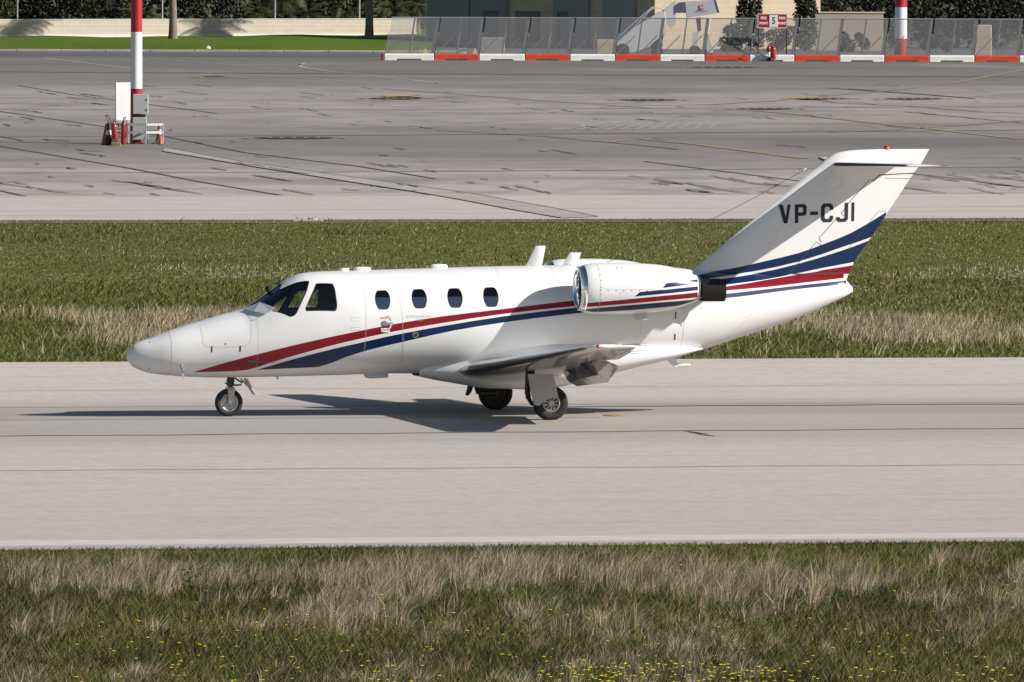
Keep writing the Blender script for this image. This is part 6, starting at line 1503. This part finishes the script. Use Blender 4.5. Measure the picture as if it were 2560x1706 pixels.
def palm(x, y, z0, th_, r, nf, L, label, group, dry=0, el0=-.3, mat=None):
    T_ = empty('palm_tree', (x, y, z0)); tag(T_, label, 'palm tree', group)
    pts = [(.02 * sin(k), 0, th_ * k / 12) for k in range(13)]; MB().tube([(0, 0, -.2)] + pts[1:], [r * 1.25] + [r * (1 - .2 * k / 12) * (1 + .05 * (k % 2)) for k in range(1, 13)], 16).build('trunk', M_BARK, T_, smooth=50)
    mb = MB()
    for k in range(nf): frond(mb, (0, 0, th_), random.uniform(0, 2 * pi), random.uniform(el0, 1.25), L * random.uniform(.75, 1.1), random.uniform(1.1, 2.0), wd_=.42)
    mb.build('crown', mat or ML_P, T_, fix=False)
    if dry:
        mb = MB()
        for k in range(dry): frond(mb, (0, 0, th_ - .1), random.uniform(0, 2 * pi), random.uniform(-.9, -.2), L * .7, .8, wd_=.3)
        mb.build('dry_fronds', ML_Y, T_, fix=False)
    return T_
def lawn_pt(u, v):                                                   # foot on the lawn bank
    Y = Y_KERB + 3
    for _ in range(30):
        p_ = at_depth(u * K, v * K, Y); e_ = p_[2] - lawn_z(p_[0], Y); Y += e_ * 30 * .5
        Y = min(max(Y, Y_KERB + 1), Y_WALL - 1)
    return (at_depth(u * K, v * K, Y)[0], Y, lawn_z(at_depth(u * K, v * K, Y)[0], Y))
g_ = 'palm trees on and behind the lawn'
def palm_foot(u): Y = wall_at(u - 385).y - 2.9; x = at_depth(u * K, 90, Y)[0]; return (x, Y, lawn_z(x, Y))
q = palm_foot(397); palm(q[0], q[1], q[2], 7.0, .27, 34, 2.6, 'palm whose straight trunk stands on the lawn near the red and white mast', g_, 10)
q = palm_foot(848); palm(q[0], q[1], q[2], 7.0, .27, 34, 2.4, 'palm on the lawn just left of the end of the mesh fence', g_, 14)
pl = [(330, 779, .9, 'short bushy palm behind the wall right of the nearest mast', ML_P), (480, 777, .4, 'stemless palm with arching fronds behind the wall right of the first trunk', ML_P), (590, 782, 1.4, 'palm with dark crown behind the wall beside the middle post', None), (700, 779, 1.2, 'full green palm behind the wall, midway between two posts', ML_P),
      (770, 777, .8, 'drooping palm behind the wall just left of the second post', None), (905, 777, 1.5, 'dark palm behind the wall end, left of the grey building', None), (958, 780, 1.7, 'tallest dark palm against the corner of the grey building', None), (645, 790, 2.2, 'taller palm in the second row behind the wall, above the middle post', None)]
for u, Y, th_, lb, mt in pl:
    Y = wall_at(u).y + 4 + (Y - 777) * .5
    palm(at_depth(u * K, 0, Y)[0], Y, .6, th_, .26, 30, 2.3, lb, g_, 6 if mt else 0, mat=mt)
hd = [(15, 'yellowish shrub tree at the far left behind the wall', 4.4, ML_P), (70, 'first dark shrub tree from the left behind the wall', 4.6, None), (130, 'second dark shrub tree from the left behind the wall', 5, None), (195, 'third dark shrub tree from the left, bare brown twigs in front', 4.8, None), (262, 'fourth dark shrub tree from the left, beside the mast top', 4.8, None), (425, 'dark tree filling the gap behind the first palm trunk', 5.2, None),
      (545, 'dark tree behind the wall left of the middle post', 5.4, None), (655, 'dark tree behind the wall right of the middle post', 5.2, None), (745, 'dark tree behind the drooping palm', 5, None), (815, 'olive shrub tree between the last post and second palm', 4.6, ML_P), (890, 'dark tree beside the second palm trunk', 5, None), (955, 'dark tree at the grey building corner', 5.2, None),
      (1905, 'dark tree just right of the stone building', 5.2, None), (1990, 'dark tree left of the distant mast', 5, None), (2060, 'dark tree right behind the distant mast', 5.4, None), (2130, 'dark tree just right of the distant mast', 5.4, None), (2200, 'broad dark tree over the mesh fence, second from the right edge group', 5.4, None), (2270, 'dark olive tree near the right edge', 5.4, None), (2345, 'dark tree at the right edge of the view', 5.4, None), (2420, 'dark tree beyond the right edge of the view', 5.4, None)]
for k, (u, lb, h, mt) in enumerate(hd):
    Y = 806 + (k % 3) * 3 if u < 1000 else 752 + (k % 3) * 3
    bushy('evergreen_tree', at_depth(u * K, 0, Y)[0], Y, .3 if u < 1000 else 0, 3.6, h, lb, 'dark trees behind the walls', mat=mt, n=1500, size=.19)
# tall wood far behind closes the view
wb = MB()
for k in range(150):
    x = -66 + k * .92 + random.uniform(-.4, .4); Y = 830 + random.uniform(0, 8)
    for j in range(3): leaf_quads(wb, (x, Y, .8 + j * 2.0), 1.25, 34, .38, 1.0, .3)
tag(wb.build('far_wood', ML_D, fix=False), 'dense dark wood closing the view behind walls and building', 'wood', kind='stuff')
# cypresses against the stone building
for u, lb, w in ((1724, 'left one of two dark cypresses in front of the sunlit stone building', .95), (1851, 'right one of two dark cypresses, at the right end of the stone building', .75)):
    Y = 733; x = at_depth(u * K, 0, Y)[0]; T_ = empty('cypress_tree', (x, Y, 0)); tag(T_, lb, 'cypress', 'cypresses by the building'); mb = MB()
    for k in range(26):
        z = .5 + k * .26; r = w * (1 - (k / 26) ** 2.2) * .85 + .15; leaf_quads(mb, (random.uniform(-.1, .1), 0, z), r, 170, .14, .5, .5)
    mb.build('crown', ML_C, T_, fix=False); MB().tube([(0, 0, -.1), (0, 0, 4)], [.14, .06], 8).build('trunk', M_BRK, T_)
for u, Y, w, h, lb in ((1690, 728, 2.6, 1.7, 'grey green bush at the foot of the left cypress'), (1800, 728, 3.0, 1.6, 'spreading bush behind the fire point sign'), (1480, 735, 2.4, 1.3, 'bush under the boarding stairs'), (1960, 728, 2.4, 1.2, 'low bush in front of the low beige wall'), (2150, 726, 2.2, 1.5, 'dark bush behind the mesh right of the distant mast')):
    bushy('bush', at_depth(u * K, 0, Y)[0], Y, 0, w, h, lb, 'bushes behind the mesh fence', 'bush', ML_P, 1500, .15, trunk=True)
# ------------------------------------------------------------------ small things on the ground
q = at(1410, 957); Lf = empty('taxiway_light', (q[0], q[1], .012)); tag(Lf, 'flat yellow rimmed light fitting set in the runway behind the main wheels', 'ground light')
MB().lathe((0, 0, 0), [(.17, .0), (.16, .008), (.10, .014), (0, .015)], n=28).build('rim', simple('fitting_yellow', (.30, .22, .03), .5), Lf, smooth=40)
q = at(480, 113.5); o = MB().lathe((0, 0, 0), [(0, .0), (.18, .02), (.15, .12), (.04, .2), (0, .19)], n=9).build('plastic_bag', M_WHITED); o.scale = (1, .5, 1); lq = lawn_pt(478, 113); o.location = lq; tag(o, 'crumpled white plastic bag lying on the lawn', 'litter')
q = at(708, 509); o = MB().box((-.36, -1.0, 0), (.36, 1.0, .06), bev=.02)
rk = MB().box((-.40, -.6, 0), (.38, .6, .035), bev=.015); rk.lathe((.12, .2, .02), [(.15, 0), (.12, .05), (0, .07)], n=9); o = rk.build('concrete_slab', simple('slab_concrete', (.38, .33, .27), .9, var=.2, vscale=4)); o.location = (q[0], q[1], .014); tag(o, 'small broken concrete slab at the edge of the apron and the grass', 'slab')
# leafy weed in the foreground
q = at(441, 1395); W_ = empty('weed_plant', (q[0], q[1], 0)); tag(W_, 'leafy green weed on a dark stem among the dry foreground tufts', 'weed')
MB().tube([(0, 0, 0), (.01, 0, .2), (-.01, 0, .42)], [.006, .005, .003], 6).build('stem', M_BRK, W_); mb = MB()
for k in range(60): z = random.uniform(.14, .44); leaf_quads(mb, (random.gauss(0, .05), random.gauss(0, .05), z), .03, 1, .035)
mb.build('leaves', MG2, W_, fix=False)
